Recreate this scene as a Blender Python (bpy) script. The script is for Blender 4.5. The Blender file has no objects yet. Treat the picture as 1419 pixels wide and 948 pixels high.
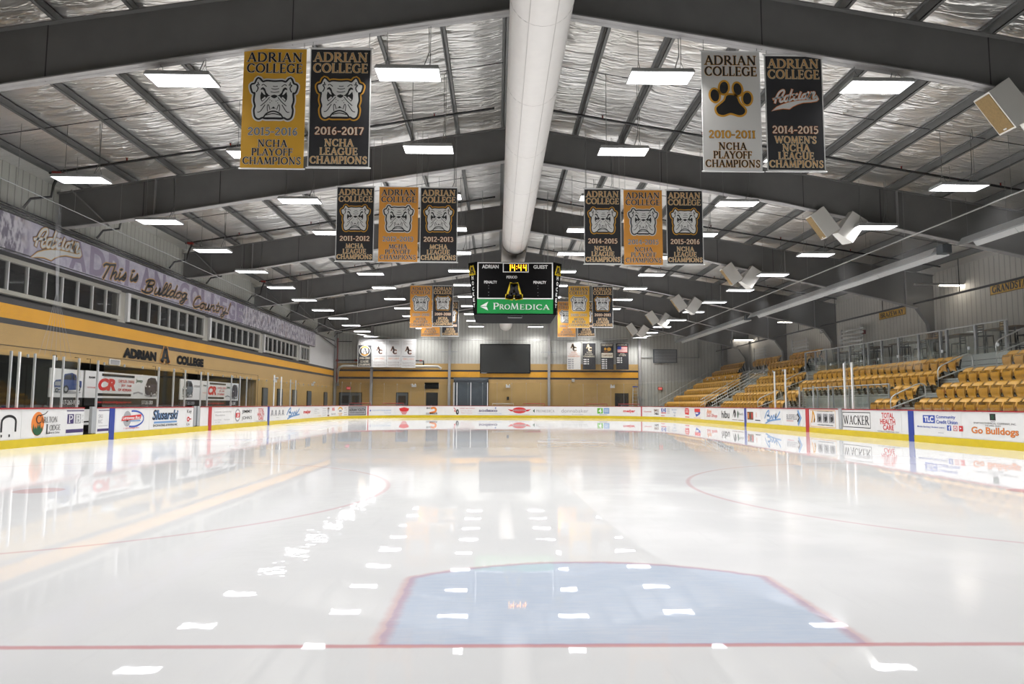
import bpy, math, random
from mathutils import Vector, Matrix
from mathutils.geometry import tessellate_polygon
random.seed(7)
S = bpy.context.scene
COL = S.collection
PI = math.pi

# ------------------------------------------------------------------ camera, world, exposure
CAM = (-0.6255, -0.1567, 1.1609)
YAW, PITCH, ROLL, FPX = 0.021, 0.0885, 0.0033, 974.43
F = Vector((math.sin(YAW)*math.cos(PITCH), math.cos(YAW)*math.cos(PITCH), math.sin(PITCH)))
Rv = Vector((math.cos(YAW), -math.sin(YAW), 0))
Uv = Rv.cross(F)
Rv, Uv = math.cos(ROLL)*Rv+math.sin(ROLL)*Uv, math.cos(ROLL)*Uv-math.sin(ROLL)*Rv
cd = bpy.data.cameras.new('camera'); cam = bpy.data.objects.new('camera', cd); COL.objects.link(cam)
cam.matrix_world = Matrix(((Rv.x, Uv.x, -F.x, CAM[0]), (Rv.y, Uv.y, -F.y, CAM[1]), (Rv.z, Uv.z, -F.z, CAM[2]), (0, 0, 0, 1)))
cd.sensor_width = 36; cd.lens = FPX/1419*36; cd.clip_end = 300; cd.clip_start = .02
S.camera = cam
wd = bpy.data.worlds.new('world'); S.world = wd; wd.use_nodes = True
wd.node_tree.nodes['Background'].inputs[0].default_value = (.9, .95, 1, 1)
wd.node_tree.nodes['Background'].inputs[1].default_value = .02
LAMP_STRENGTH = 8.0
LAMP_POWER = 135.0; LAMP_SPREAD = math.radians(135)
ALB = 0.66                                  # overall paint reflectance of the hall
S.view_settings.view_transform = 'Standard'; S.view_settings.look = 'None'
S.view_settings.exposure = 0.0; S.view_settings.gamma = 1.0
S.view_settings.use_curve_mapping = False
cy = S.cycles
cy.max_bounces = 9; cy.diffuse_bounces = 5; cy.glossy_bounces = 4; cy.transmission_bounces = 4
cy.transparent_max_bounces = 20; cy.caustics_reflective = False; cy.caustics_refractive = False
cy.sample_clamp_indirect = 4.0; cy.use_denoising = True; cy.use_light_tree = True

# ------------------------------------------------------------------ dimensions (metres)
W, L, RC = 12.954, 60.96, 8.534           # rink half width, length, corner radius
BH = 1.03                                   # board height
XL, XR, YN, YF = -15.2, 20.2, -6.0, 63.0   # building walls
FRAMES = [13.9, 22.97, 32.3, 41.85, 49.2, 56.75]
def roof_z(x): return 10.80-.163*abs(x)
def beam_top(x): return 10.55-.163*abs(x)

# ------------------------------------------------------------------ materials
def lin(c):
    return tuple((v/255/12.92 if v/255 <= .04045 else ((v/255+.055)/1.055)**2.4) for v in c)
MATS = {}
def mat(name, c, rough=.6, metal=0.0, emit=0, noise=0.0, nscale=4.0, bump=0.0, bscale=30.0, spec=.5):
    m = bpy.data.materials.new(name); m.use_nodes = True; nt = m.node_tree; b = nt.nodes['Principled BSDF']
    col = (lin(c) if emit else tuple(v*ALB for v in lin(c)))+(1,)
    b.inputs['Base Color'].default_value = col; b.inputs['Roughness'].default_value = rough
    b.inputs['Metallic'].default_value = metal; b.inputs['Specular IOR Level'].default_value = spec
    if emit:
        b.inputs['Emission Color'].default_value = col; b.inputs['Emission Strength'].default_value = emit
    if noise or bump:
        tc = nt.nodes.new('ShaderNodeTexCoord')
        n = nt.nodes.new('ShaderNodeTexNoise'); n.inputs['Scale'].default_value = nscale; n.inputs['Detail'].default_value = 5
        nt.links.new(tc.outputs['Object'], n.inputs['Vector'])
        if noise:
            mp = nt.nodes.new('ShaderNodeMapRange'); mp.inputs[1].default_value = .3; mp.inputs[2].default_value = .7
            mp.inputs[3].default_value = 1-noise; mp.inputs[4].default_value = 1+noise
            nt.links.new(n.outputs['Fac'], mp.inputs[0])
            mx = nt.nodes.new('ShaderNodeVectorMath'); mx.operation = 'SCALE'; mx.inputs[0].default_value = col[:3]
            nt.links.new(mp.outputs[0], mx.inputs['Scale']); nt.links.new(mx.outputs[0], b.inputs['Base Color'])
        if bump:
            n2 = nt.nodes.new('ShaderNodeTexNoise'); n2.inputs['Scale'].default_value = bscale
            nt.links.new(tc.outputs['Object'], n2.inputs['Vector'])
            bp = nt.nodes.new('ShaderNodeBump'); bp.inputs['Strength'].default_value = bump; bp.inputs['Distance'].default_value = .01
            nt.links.new(n2.outputs['Fac'], bp.inputs['Height']); nt.links.new(bp.outputs[0], b.inputs['Normal'])
    MATS[name] = m
    return m

class NG:
    """tiny expression helper for node graphs"""
    def __init__(s, m): s.nt = m.node_tree
    def node(s, t): return s.nt.nodes.new(t)
    def link(s, a, b): s.nt.links.new(a, b)
    def m(s, op, a, b=None, c=None):
        n = s.node('ShaderNodeMath'); n.operation = op
        for i, v in enumerate((a, b, c)):
            if v is None: continue
            if isinstance(v, (int, float)): n.inputs[i].default_value = v
            else: s.link(v, n.inputs[i])
        return n.outputs[0]
    def band(s, v, c, half, soft=.004):     # 1 inside |v-c|<half
        d = s.m('ABSOLUTE', s.m('SUBTRACT', v, c))
        return s.sm(d, half+soft, half-soft)
    def sm(s, v, a, b):                      # smooth 0 at a .. 1 at b
        n = s.node('ShaderNodeMapRange'); n.interpolation_type = 'SMOOTHSTEP'
        s.link(v, n.inputs[0]); n.inputs[1].default_value = a; n.inputs[2].default_value = b
        n.inputs[3].default_value = 0; n.inputs[4].default_value = 1
        if a > b:
            n.inputs[1].default_value = b; n.inputs[2].default_value = a; n.inputs[3].default_value = 1; n.inputs[4].default_value = 0
        return n.outputs[0]
    def mix(s, f, a, b):
        n = s.node('ShaderNodeMix'); n.data_type = 'RGBA'
        if isinstance(f, (int, float)): n.inputs[0].default_value = f
        else: s.link(f, n.inputs[0])
        for i, v in ((6, a), (7, b)):
            if isinstance(v, tuple): n.inputs[i].default_value = v+(1,)
            else: s.link(v, n.inputs[i])
        return n.outputs[2]
    def noise(s, vec, scale, detail=4, rough=.5):
        n = s.node('ShaderNodeTexNoise'); n.inputs['Scale'].default_value = scale
        n.inputs['Detail'].default_value = detail; n.inputs['Roughness'].default_value = rough
        s.link(vec, n.inputs['Vector']); return n.outputs['Fac']
    def scalev(s, vec, x, y, z):
        n = s.node('ShaderNodeMapping'); n.inputs['Scale'].default_value = (x, y, z); s.link(vec, n.inputs[0]); return n.outputs[0]
    def xyz(s):
        tc = s.node('ShaderNodeTexCoord'); sp = s.node('ShaderNodeSeparateXYZ'); s.link(tc.outputs['Object'], sp.inputs[0])
        return tc.outputs['Object'], sp.outputs[0], sp.outputs[1], sp.outputs[2]
    def bump(s, h, strength, dist=.02):
        b = s.node('ShaderNodeBump'); b.inputs['Strength'].default_value = strength; b.inputs['Distance'].default_value = dist
        s.link(h, b.inputs['Height']); return b.outputs[0]

# plain paints
mat('white_board', (248, 248, 246), .28, noise=.03, nscale=3)
mat('yellow_kick', (232, 205, 20), .35, noise=.05)
mat('red_cap', (176, 22, 34), .4)
mat('line_red', (196, 34, 52), .35); mat('line_blue', (28, 62, 160), .35)
mat('beam', (126, 125, 123), .55, noise=.06, nscale=2)
mat('beam_light', (182, 180, 178), .5)
mat('purlin', (126, 126, 124), .5, noise=.05)
mat('duct_white', (252, 248, 243), .6, noise=.02, nscale=5, bump=.05, bscale=2)
mat('duct_seam', (205, 200, 195), .6)
mat('gold', (224, 160, 36), .5, noise=.02); mat('navy', (28, 32, 46), .5); mat('near_black', (22, 22, 24), .5)
mat('tan', (196, 164, 108), .7, noise=.03)
mat('charcoal_strip', (62, 60, 60), .6)
mat('steel', (214, 217, 218), .35, .25); mat('steel_dull', (184, 187, 188), .5, .15)
mat('alu', (232, 233, 231), .4, .2)
mat('black', (14, 14, 15), .8, spec=.08); mat('black_gloss', (10, 10, 11), .35, spec=.15)
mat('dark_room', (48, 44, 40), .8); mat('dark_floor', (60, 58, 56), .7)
mat('white', (250, 250, 248), .45); mat('offwhite', (214, 212, 204), .5); mat('frame_grey', (190, 187, 174), .5)
mat('lamp_housing', (206, 206, 204), .4)
mat('wire', (170, 170, 166), .4, .4)
mat('pipe_black', (26, 24, 24), .45); mat('pipe_red', (150, 40, 30), .45)
mat('seat_gold', (246, 184, 70), .4, noise=.04, nscale=1.2)
mat('seat_gold_shaded', (214, 152, 28), .42, noise=.04, nscale=1.2)  # folded pans: the seat gold darkened, their shade put into the colour
mat('riser', (196, 202, 198), .45, .12, noise=.08, nscale=2)
mat('door_grey', (92, 100, 106), .5); mat('rollup', (88, 98, 108), .45)
mat('screen', (44, 46, 44), .35)
mat('speaker_white', (254, 251, 243), .5); mat('speaker_grille', (160, 132, 84), .8, noise=.12, nscale=20)
mat('banner_gold', (246, 188, 60), .75); mat('banner_orange', (250, 174, 74), .75); mat('banner_black', (44, 44, 47), .75)
mat('banner_white', (248, 246, 240), .75)
mat('print_tan', (240, 190, 124), .75); mat('print_cream', (255, 246, 222), .75); mat('print_white', (252, 252, 248), .75)
mat('print_navy', (28, 32, 46), .75); mat('print_gold', (240, 176, 62), .75); mat('print_grey', (176, 176, 178), .75)
mat('print_red', (226, 44, 44), .6); mat('print_blue', (48, 84, 184), .6); mat('print_lightblue', (120, 165, 215), .6)
mat('print_green', (30, 92, 58), .6); mat('print_purple', (66, 48, 110), .6); mat('print_orange', (248, 140, 52), .6)
mat('print_brown', (120, 76, 40), .6); mat('print_pink', (226, 150, 150), .6); mat('print_lime', (110, 190, 60), .6)
mat('print_yellow', (240, 208, 30), .6)
mat('promo_green', (12, 150, 70), .4)
mat('year_grey', (126, 138, 152), .75); mat('mural_gold', (236, 182, 96), .7); mat('mural_ghost', (172, 160, 184), .7); mat('mural_crowd', (106, 98, 116), .7, noise=.3, nscale=30); mat('mural_crowd_light', (214, 210, 220), .7)
mat('truck_blue', (44, 74, 140), .4); mat('car_dark', (52, 46, 66), .4); mat('car_grey', (110, 120, 126), .4); mat('tyre', (26, 26, 28), .7); mat('car_glass', (30, 38, 52), .3)
mat('sign_gold', (255, 196, 50), .5)
mat('digit_amber', (255, 176, 30), .5, emit=3.0)
mat('tube_light', (255, 246, 232), .5, emit=34.0)
mat('exit_red', (230, 40, 44), .5, emit=.8)
mat('lamp_face', (250, 250, 255), .5, emit=LAMP_STRENGTH)
mat('table_dark', (44, 42, 42), .5); mat('wood_top', (134, 110, 76), .5)
mat('net_white', (220, 220, 220), .8)

def lina(c): return tuple(v*ALB for v in lin(c))
def m_siding(name, c, axis, pitch, cdark):
    m = bpy.data.materials.new(name); m.use_nodes = True; g = NG(m); b = m.node_tree.nodes['Principled BSDF']
    vec, x, y, z = g.xyz(); a = x if axis == 0 else y
    f = g.m('FRACT', g.m('DIVIDE', a, pitch))
    rib = g.band(f, .5, .06, .03)
    ns = g.noise(vec, .7)
    c1 = g.mix(g.sm(ns, .35, .65), tuple(v*.93 for v in lina(c)), lina(c))
    g.link(g.mix(rib, c1, lina(cdark)), b.inputs['Base Color'])
    g.link(g.bump(rib, .6, -.02), b.inputs['Normal']); b.inputs['Roughness'].default_value = .55
    MATS[name] = m
m_siding('siding_x', (214, 214, 206), 0, .305, (176, 176, 168))
m_siding('siding_y', (208, 208, 198), 1, .305, (164, 164, 156))
m_siding('siding_lifted', (238, 234, 224), 1, .305, (186, 182, 172))  # right wall's copy of the siding, paler colour standing in for missing light

def m_block(name, c):
    m = bpy.data.materials.new(name); m.use_nodes = True; g = NG(m); b = m.node_tree.nodes['Principled BSDF']
    vec, x, y, z = g.xyz(); a = g.m('ADD', x, y)
    row = g.m('FLOOR', g.m('DIVIDE', z, .2)); off = g.m('MULTIPLY', g.m('MODULO', row, 2), .2)
    j = g.m('MAXIMUM', g.band(g.m('FRACT', g.m('DIVIDE', z, .2)), .02, .03, .02), g.band(g.m('FRACT', g.m('DIVIDE', g.m('ADD', a, off), .4)), .02, .02, .015))
    ns = g.noise(vec, 1.1)
    c1 = g.mix(g.sm(ns, .3, .7), tuple(v*.94 for v in lina(c)), lina(c))
    g.link(g.mix(g.m('MULTIPLY', j, .16), c1, tuple(v*.6 for v in lina(c))), b.inputs['Base Color'])
    g.link(g.bump(j, .3, -.01), b.inputs['Normal']); b.inputs['Roughness'].default_value = .6
    MATS[name] = m
m_block('block_tan', (210, 172, 106)); m_block('block_gold', (255, 184, 30)); m_block('block_char', (66, 64, 64)); m_block('block_navy', (26, 30, 44))

# foil-faced roof insulation with wrinkles and a support net
def m_foil():
    m = bpy.data.materials.new('foil'); m.use_nodes = True; g = NG(m); b = m.node_tree.nodes['Principled BSDF']
    vec, x, y, z = g.xyz()
    n1 = g.noise(g.scalev(vec, .42, 1.7, 1), 1.5, 4, .55)
    n2 = g.noise(g.scalev(vec, .9, 5.0, 1), 2.0, 3, .5)
    n3 = g.noise(vec, .35, 2)
    rdg = g.m('POWER', g.m('SUBTRACT', 1, g.m('ABSOLUTE', g.m('SUBTRACT', g.m('MULTIPLY', n1, 2), 1))), 10)
    h = g.m('ADD', g.m('ADD', g.m('MULTIPLY', n1, 1.0), g.m('MULTIPLY', rdg, .25)), g.m('MULTIPLY', n2, .16))
    g.link(g.bump(h, .9, .13), b.inputs['Normal'])
    d1 = g.band(g.m('FRACT', g.m('MULTIPLY', g.m('ADD', x, g.m('MULTIPLY', y, .6)), 13)), .5, .07, .04)
    d2 = g.band(g.m('FRACT', g.m('MULTIPLY', g.m('SUBTRACT', x, g.m('MULTIPLY', y, .6)), 13)), .5, .07, .04)
    net = g.m('MULTIPLY', g.m('MAXIMUM', d1, d2), .22)
    base = g.mix(g.sm(n3, .3, .7), (.74, .71, .66), (.86, .85, .83))
    g.link(g.mix(net, base, (.8, .8, .78)), b.inputs['Base Color'])
    b.inputs['Metallic'].default_value = .85; b.inputs['Roughness'].default_value = .30
    MATS['foil'] = m
m_foil()

def m_ice():
    m = bpy.data.materials.new('ice'); m.use_nodes = True; g = NG(m); b = m.node_tree.nodes['Principled BSDF']
    vec, x, y, z = g.xyz()
    gl = 3.353; glf = L-3.353
    nb = g.noise(vec, 9, 4, .6); n_lo = g.noise(vec, .35, 3)
    jit = g.m('MULTIPLY', g.m('SUBTRACT', nb, .5), .05)
    yy = g.m('ADD', y, g.m('MULTIPLY', jit, .35))
    ax = g.m('ABSOLUTE', x)
    base = g.mix(g.sm(n_lo, .3, .7), (.655, .66, .66), (.70, .705, .70))
    scr = g.noise(g.scalev(vec, 3.2, .35, 1), 3.0, 6, .7)
    base = g.mix(g.m('MULTIPLY', g.sm(scr, .54, .72), .20), base, (.58, .585, .59))
    red = (.50, .06, .075); blue = (.15, .33, .62)
    def over(base, mask, col, k): return g.mix(g.m('MULTIPLY', mask, k), base, col)
    # crease paint
    for G, sgn in ((gl, 1), (glf, -1)):
        dy = g.m('MULTIPLY', g.m('SUBTRACT', yy, G), sgn)
        r = g.m('SQRT', g.m('ADD', g.m('MULTIPLY', ax, ax), g.m('MULTIPLY', dy, dy)))
        xj = g.m('ADD', ax, jit)
        ins = g.m('MULTIPLY', g.m('MULTIPLY', g.sm(xj, 1.21, 1.19), g.sm(r, 1.82, 1.80)), g.sm(dy, .0, .02))
        stre = g.noise(g.scalev(vec, 1.2, 9, 1), 4, 5, .65)
        base = g.mix(g.m('MULTIPLY', ins, g.m('ADD', .14, g.m('MULTIPLY', stre, .36))), base, blue)
        edge = g.m('MULTIPLY', g.m('MULTIPLY', g.band(xj, 1.195, .04, .03), g.sm(dy, .0, .02)), g.sm(r, 1.86, 1.82))
        edge2 = g.m('MULTIPLY', g.m('MULTIPLY', g.band(g.m('ADD', r, jit), 1.80, .03, .025), g.sm(dy, .0, .02)), g.sm(xj, 1.23, 1.2))
        base = over(base, g.m('MAXIMUM', edge, edge2), red, .30)
        base = over(base, g.band(yy, G, .024, .016), red, .55)
    # circles
    for cx in (-6.7, 6.7):
        for cyy in (9.45, L-9.45):
            dx = g.m('SUBTRACT', x, cx); dy = g.m('SUBTRACT', yy, cyy)
            r = g.m('SQRT', g.m('ADD', g.m('MULTIPLY', dx, dx), g.m('MULTIPLY', dy, dy)))
            base = over(base, g.band(r, 4.57, .03, .02), red, .26)
            base = over(base, g.sm(r, .31, .28), red, .32)
    base = over(base, g.band(yy, L/2, .15, .02), red, .6)
    for c in (-7.7, 7.7): base = over(base, g.band(yy, L/2+c, .15, .02), blue, .6)
    dx = x; dy = g.m('SUBTRACT', yy, L/2)
    r = g.m('SQRT', g.m('ADD', g.m('MULTIPLY', dx, dx), g.m('MULTIPLY', dy, dy)))
    base = over(base, g.band(r, 4.57, .03, .02), blue, .4)
    g.link(base, b.inputs['Base Color'])
    # wet sheet in the middle, duller strip to the right of its edge
    e = g.node('ShaderNodeFloatCurve'); cv = e.mapping.curves[0]
    pts = [(3.4, 1.30), (3.73, 1.18), (4.47, .83), (4.9, .69), (5.96, .5), (9.5, .37), (17.6, .4), (28.9, 1.19)]
    for i, (py, px) in enumerate(pts):
        q = (py/40, px/2)
        if i == 0: cv.points[0].location = (0, 1.0); cv.points[1].location = (1, .8)
        cv.points.new(*q)
    e.mapping.update()
    g.link(g.m('DIVIDE', y, 40), e.inputs['Value'])
    ex = g.m('MULTIPLY', e.outputs[0], 2)
    d = g.m('SUBTRACT', x, ex)
    dull = g.m('MULTIPLY', g.sm(d, 0.0, .06), g.sm(x, 6.0, 2.0))
    dull = g.m('MULTIPLY', g.m('MULTIPLY', dull, g.sm(y, 3.2, 4.5)), g.m('ADD', .34, g.m('MULTIPLY', g.sm(y, 13.0, 7.0), .66)))
    pn = g.noise(vec, .9, 3)
    rough = g.m('ADD', .018, g.m('MULTIPLY', dull, g.m('ADD', .10, g.m('MULTIPLY', g.sm(pn, .35, .65), .12))))
    lft = g.m('MULTIPLY', g.sm(x, -6.0, -9.5), .10)
    rough = g.m('ADD', rough, lft)
    g.link(rough, b.inputs['Roughness'])
    b.inputs['IOR'].default_value = 1.29
    ripple = g.m('MULTIPLY', g.band(x, -2.3, .5, .45), g.sm(y, 3.5, 5.5))
    hb = g.noise(g.scalev(vec, 1.0, 1.0, 1), 5.5, 2, .5)
    hf = g.noise(vec, 1.3, 2)
    hh = g.m('ADD', g.m('MULTIPLY', g.m('MULTIPLY', hb, ripple), .30), g.m('MULTIPLY', hf, .10))
    hh = g.m('ADD', hh, g.m('MULTIPLY', hb, .035))
    g.link(g.bump(hh, .35, .012), b.inputs['Normal'])
    MATS['ice'] = m
m_ice()

def m_glass():
    m = bpy.data.materials.new('rink_glass'); m.use_nodes = True; nt = m.node_tree; g = NG(m)
    nt.nodes.remove(nt.nodes['Principled BSDF']); out = nt.nodes['Material Output']
    t = g.node('ShaderNodeBsdfTransparent'); t.inputs[0].default_value = (.975, .985, .978, 1)
    s = g.node('ShaderNodeBsdfGlossy'); s.inputs['Roughness'].default_value = .02; s.inputs[0].default_value = (.9, .95, .92, 1)
    fr = g.node('ShaderNodeFresnel'); fr.inputs[0].default_value = 1.35
    mx = g.node('ShaderNodeMixShader'); g.link(g.m('MINIMUM', fr.outputs[0], .07), mx.inputs[0]); g.link(t.outputs[0], mx.inputs[1]); g.link(s.outputs[0], mx.inputs[2])
    df = g.node('ShaderNodeBsdfDiffuse'); df.inputs[0].default_value = (.7, .74, .72, 1)
    mx2 = g.node('ShaderNodeMixShader'); mx2.inputs[0].default_value = .004
    g.link(mx.outputs[0], mx2.inputs[1]); g.link(df.outputs[0], mx2.inputs[2]); g.link(mx2.outputs[0], out.inputs[0])
    MATS['rink_glass'] = m
m_glass()
def m_netting():
    m = bpy.data.materials.new('netting'); m.use_nodes = True; nt = m.node_tree; g = NG(m)
    nt.nodes.remove(nt.nodes['Principled BSDF']); out = nt.nodes['Material Output']
    vec, x, y, z = g.xyz(); a = g.m('ADD', x, y)
    d1 = g.band(g.m('FRACT', g.m('MULTIPLY', g.m('ADD', a, z), 20)), .5, .028, .016)
    d2 = g.band(g.m('FRACT', g.m('MULTIPLY', g.m('SUBTRACT', a, z), 20)), .5, .028, .016)
    t = g.node('ShaderNodeBsdfTransparent'); df = g.node('ShaderNodeBsdfDiffuse'); df.inputs[0].default_value = (.12, .12, .12, 1)
    mx = g.node('ShaderNodeMixShader'); g.link(g.m('MAXIMUM', d1, d2), mx.inputs[0]); g.link(t.outputs[0], mx.inputs[1]); g.link(df.outputs[0], mx.inputs[2])
    g.link(mx.outputs[0], out.inputs[0]); MATS['netting'] = m
m_netting()
def m_window():
    m = bpy.data.materials.new('window_glass'); m.use_nodes = True; nt = m.node_tree; g = NG(m)
    nt.nodes.remove(nt.nodes['Principled BSDF']); out = nt.nodes['Material Output']
    t = g.node('ShaderNodeBsdfTransparent'); t.inputs[0].default_value = (.80, .80, .78, 1)
    s = g.node('ShaderNodeBsdfGlossy'); s.inputs['Roughness'].default_value = .03; s.inputs[0].default_value = (.9, .9, .9, 1)
    fr = g.node('ShaderNodeFresnel'); fr.inputs[0].default_value = 1.4
    mx = g.node('ShaderNodeMixShader'); g.link(g.m('MINIMUM', fr.outputs[0], .012), mx.inputs[0]); g.link(t.outputs[0], mx.inputs[1]); g.link(s.outputs[0], mx.inputs[2])
    g.link(mx.outputs[0], out.inputs[0]); MATS['window_glass'] = m
m_window()
def m_mural():
    m = bpy.data.materials.new('mural'); m.use_nodes = True; g = NG(m); b = m.node_tree.nodes['Principled BSDF']
    vec, x, y, z = g.xyz()
    n = g.noise(vec, 3.0, 6, .65); c = g.mix(g.sm(n, .3, .7), lina((200, 192, 216)), lina((240, 236, 248)))
    cr = g.noise(g.scalev(vec, 1, 3.2, 1.5), 1.6, 7, .75)
    crowd = g.m('MAXIMUM', g.sm(y, 21.6, 20.6), g.sm(y, 37.5, 39.5))
    cm = g.mix(g.sm(cr, .44, .56), lina((104, 94, 116)), lina((250, 246, 252)))
    hue = g.noise(vec, 2.2, 3); cm = g.mix(g.m('MULTIPLY', g.sm(hue, .58, .66), .35), cm, lina((190, 150, 110)))
    g.link(g.mix(g.m('MULTIPLY', crowd, .8), c, cm), b.inputs['Base Color']); b.inputs['Roughness'].default_value = .6
    MATS['mural'] = m
m_mural()

# ------------------------------------------------------------------ mesh building
class MB:
    def __init__(s): s.v = []; s.f = []; s.m = []; s.sm = []; s.mats = []
    def mi(s, name):
        if name not in s.mats: s.mats.append(name)
        return s.mats.index(name)
    def add(s, vs, fs, m, smooth=False):
        o = len(s.v); s.v.extend([tuple(p) for p in vs]); k = s.mi(m)
        for f in fs: s.f.append([i+o for i in f]); s.m.append(k); s.sm.append(smooth)
    def box(s, x0, x1, y0, y1, z0, z1, m):
        vs = [(x0, y0, z0), (x1, y0, z0), (x1, y1, z0), (x0, y1, z0), (x0, y0, z1), (x1, y0, z1), (x1, y1, z1), (x0, y1, z1)]
        s.add(vs, [(0, 3, 2, 1), (4, 5, 6, 7), (0, 1, 5, 4), (1, 2, 6, 5), (2, 3, 7, 6), (3, 0, 4, 7)], m)
    def hexa(s, bot, top, m):
        s.add(list(bot)+list(top), [(3, 2, 1, 0), (4, 5, 6, 7), (0, 1, 5, 4), (1, 2, 6, 5), (2, 3, 7, 6), (3, 0, 4, 7)], m)
    def quad(s, a, b, c, d, m): s.add([a, b, c, d], [(0, 1, 2, 3)], m)
    def tube(s, pts, r, m, n=8, cap=True):
        pts = [Vector(p) for p in pts]; vs = []; fs = []
        for i, p in enumerate(pts):
            d = (pts[min(i+1, len(pts)-1)]-pts[max(i-1, 0)]).normalized()
            a = d.cross(Vector((0, 0, 1)));
            if a.length < 1e-3: a = d.cross(Vector((1, 0, 0)))
            a.normalize(); bb = d.cross(a)
            for k in range(n):
                t = 2*PI*k/n; vs.append(p+r*(math.cos(t)*a+math.sin(t)*bb))
        for i in range(len(pts)-1):
            for k in range(n): fs.append((i*n+k, i*n+(k+1) % n, (i+1)*n+(k+1) % n, (i+1)*n+k))
        s.add(vs, fs, m, True)
        if cap: s.add(vs[:n], [tuple(range(n-1, -1, -1))], m); s.add(vs[-n:], [tuple(range(n))], m)
    def bar(s, a, b, w, h, m):       # rectangular bar between two points
        a, b = Vector(a), Vector(b); d = (b-a).normalized(); u = d.cross(Vector((0, 0, 1)))
        if u.length < 1e-3: u = Vector((1, 0, 0))
        u.normalize(); v = u.cross(d)
        q = [(-1, -1), (1, -1), (1, 1), (-1, 1)]
        s.hexa([a+u*w/2*i+v*h/2*j for i, j in q], [b+u*w/2*i+v*h/2*j for i, j in q], m)
    def prism(s, pts, ax, t0, t1, m, smooth=False):   # pts 2D polygon; extrude along axis ax
        def mk(p, t):
            return (t, p[0], p[1]) if ax == 0 else (p[0], t, p[1]) if ax == 1 else (p[0], p[1], t)
        n = len(pts); tri = tessellate_polygon([[Vector((p[0], p[1], 0)) for p in pts]])
        s.add([mk(p, t0) for p in pts], [tuple(t) for t in tri], m); s.add([mk(p, t1) for p in pts], [tuple(reversed(t)) for t in tri], m)
        s.add([mk(p, t0) for p in pts]+[mk(p, t1) for p in pts], [(i, (i+1) % n, n+(i+1) % n, n+i) for i in range(n)], m, smooth)
    def mesh(s, name):
        me = bpy.data.meshes.new(name); me.from_pydata(s.v, [], s.f); me.update()
        for n in s.mats: me.materials.append(MATS[n])
        me.polygons.foreach_set('material_index', s.m); me.polygons.foreach_set('use_smooth', s.sm)
        return me
    def build(s, name, parent=None, loc=None):
        o = bpy.data.objects.new(name, s.mesh(name)); COL.objects.link(o)
        if parent: o.parent = parent
        if loc: o.location = loc
        return o
def tag(o, label, cat, group=None, kind=None):
    o['label'] = label; o['category'] = cat
    if group: o['group'] = group
    if kind: o['kind'] = kind
    return o
def struct(o): o['kind'] = 'structure'; return o
def empty(name, loc=(0, 0, 0), rz=0):
    o = bpy.data.objects.new(name, None); COL.objects.link(o); o.location = loc; o.rotation_euler = (0, 0, rz); return o
def copy_tree(o, parent=None):
    c = o.copy(); COL.objects.link(c)
    if parent: c.parent = parent; c.matrix_parent_inverse = o.matrix_parent_inverse.copy()
    for ch in list(o.children): copy_tree(ch, c)
    return c
ORD = ['first', 'second', 'third', 'fourth', 'fifth', 'sixth', 'seventh', 'eighth', 'ninth', 'tenth', 'eleventh', 'twelfth', 'thirteenth', 'fourteenth', 'fifteenth', 'sixteenth', 'seventeenth', 'eighteenth', 'nineteenth', 'twentieth', 'twenty-first', 'twenty-second', 'twenty-third', 'twenty-fourth']

# ------------------------------------------------------------------ 2D printing on planes
TXT = {}
def sans_tris(text, bold=0.0, shear=0.0):
    k = (text, bold, shear)
    if k in TXT: return TXT[k]
    cu = bpy.data.curves.new('t', 'FONT'); cu.body = text; cu.size = 1; cu.offset = bold; cu.shear = shear; cu.resolution_u = 3; cu.fill_mode = 'FRONT'
    ob = bpy.data.objects.new('t', cu); COL.objects.link(ob)
    dg = bpy.context.evaluated_depsgraph_get(); me = bpy.data.meshes.new_from_object(ob.evaluated_get(dg))
    vs = [(v.co.x, v.co.y) for v in me.vertices]; fs = [tuple(p.vertices) for p in me.polygons]
    bpy.data.objects.remove(ob); bpy.data.curves.remove(cu); bpy.data.meshes.remove(me)
    TXT[k] = (vs, fs); return TXT[k]
def catmull(pts, closed=False, n=6):
    out = []; N = len(pts)
    rng = range(N) if closed else range(N-1)
    g = (lambda i: pts[i % N]) if closed else (lambda i: pts[max(0, min(N-1, i))])
    for i in rng:
        p0, p1, p2, p3 = g(i-1), g(i), g(i+1), g(i+2)
        for k in range(n):
            t = k/n
            out.append(tuple(.5*((2*p1[j])+(-p0[j]+p2[j])*t+(2*p0[j]-5*p1[j]+4*p2[j]-p3[j])*t*t+(-p0[j]+3*p1[j]-3*p2[j]+p3[j])*t**3) for j in (0, 1)))
    if not closed: out.append(pts[-1])
    return out
def ellipse(cx, cy, rx, ry, n=24, rot=0):
    o = []
    for i in range(n):
        a = 2*PI*i/n; x, y = rx*math.cos(a), ry*math.sin(a)
        o.append((cx+x*math.cos(rot)-y*math.sin(rot), cy+x*math.sin(rot)+y*math.cos(rot)))
    return o
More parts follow.
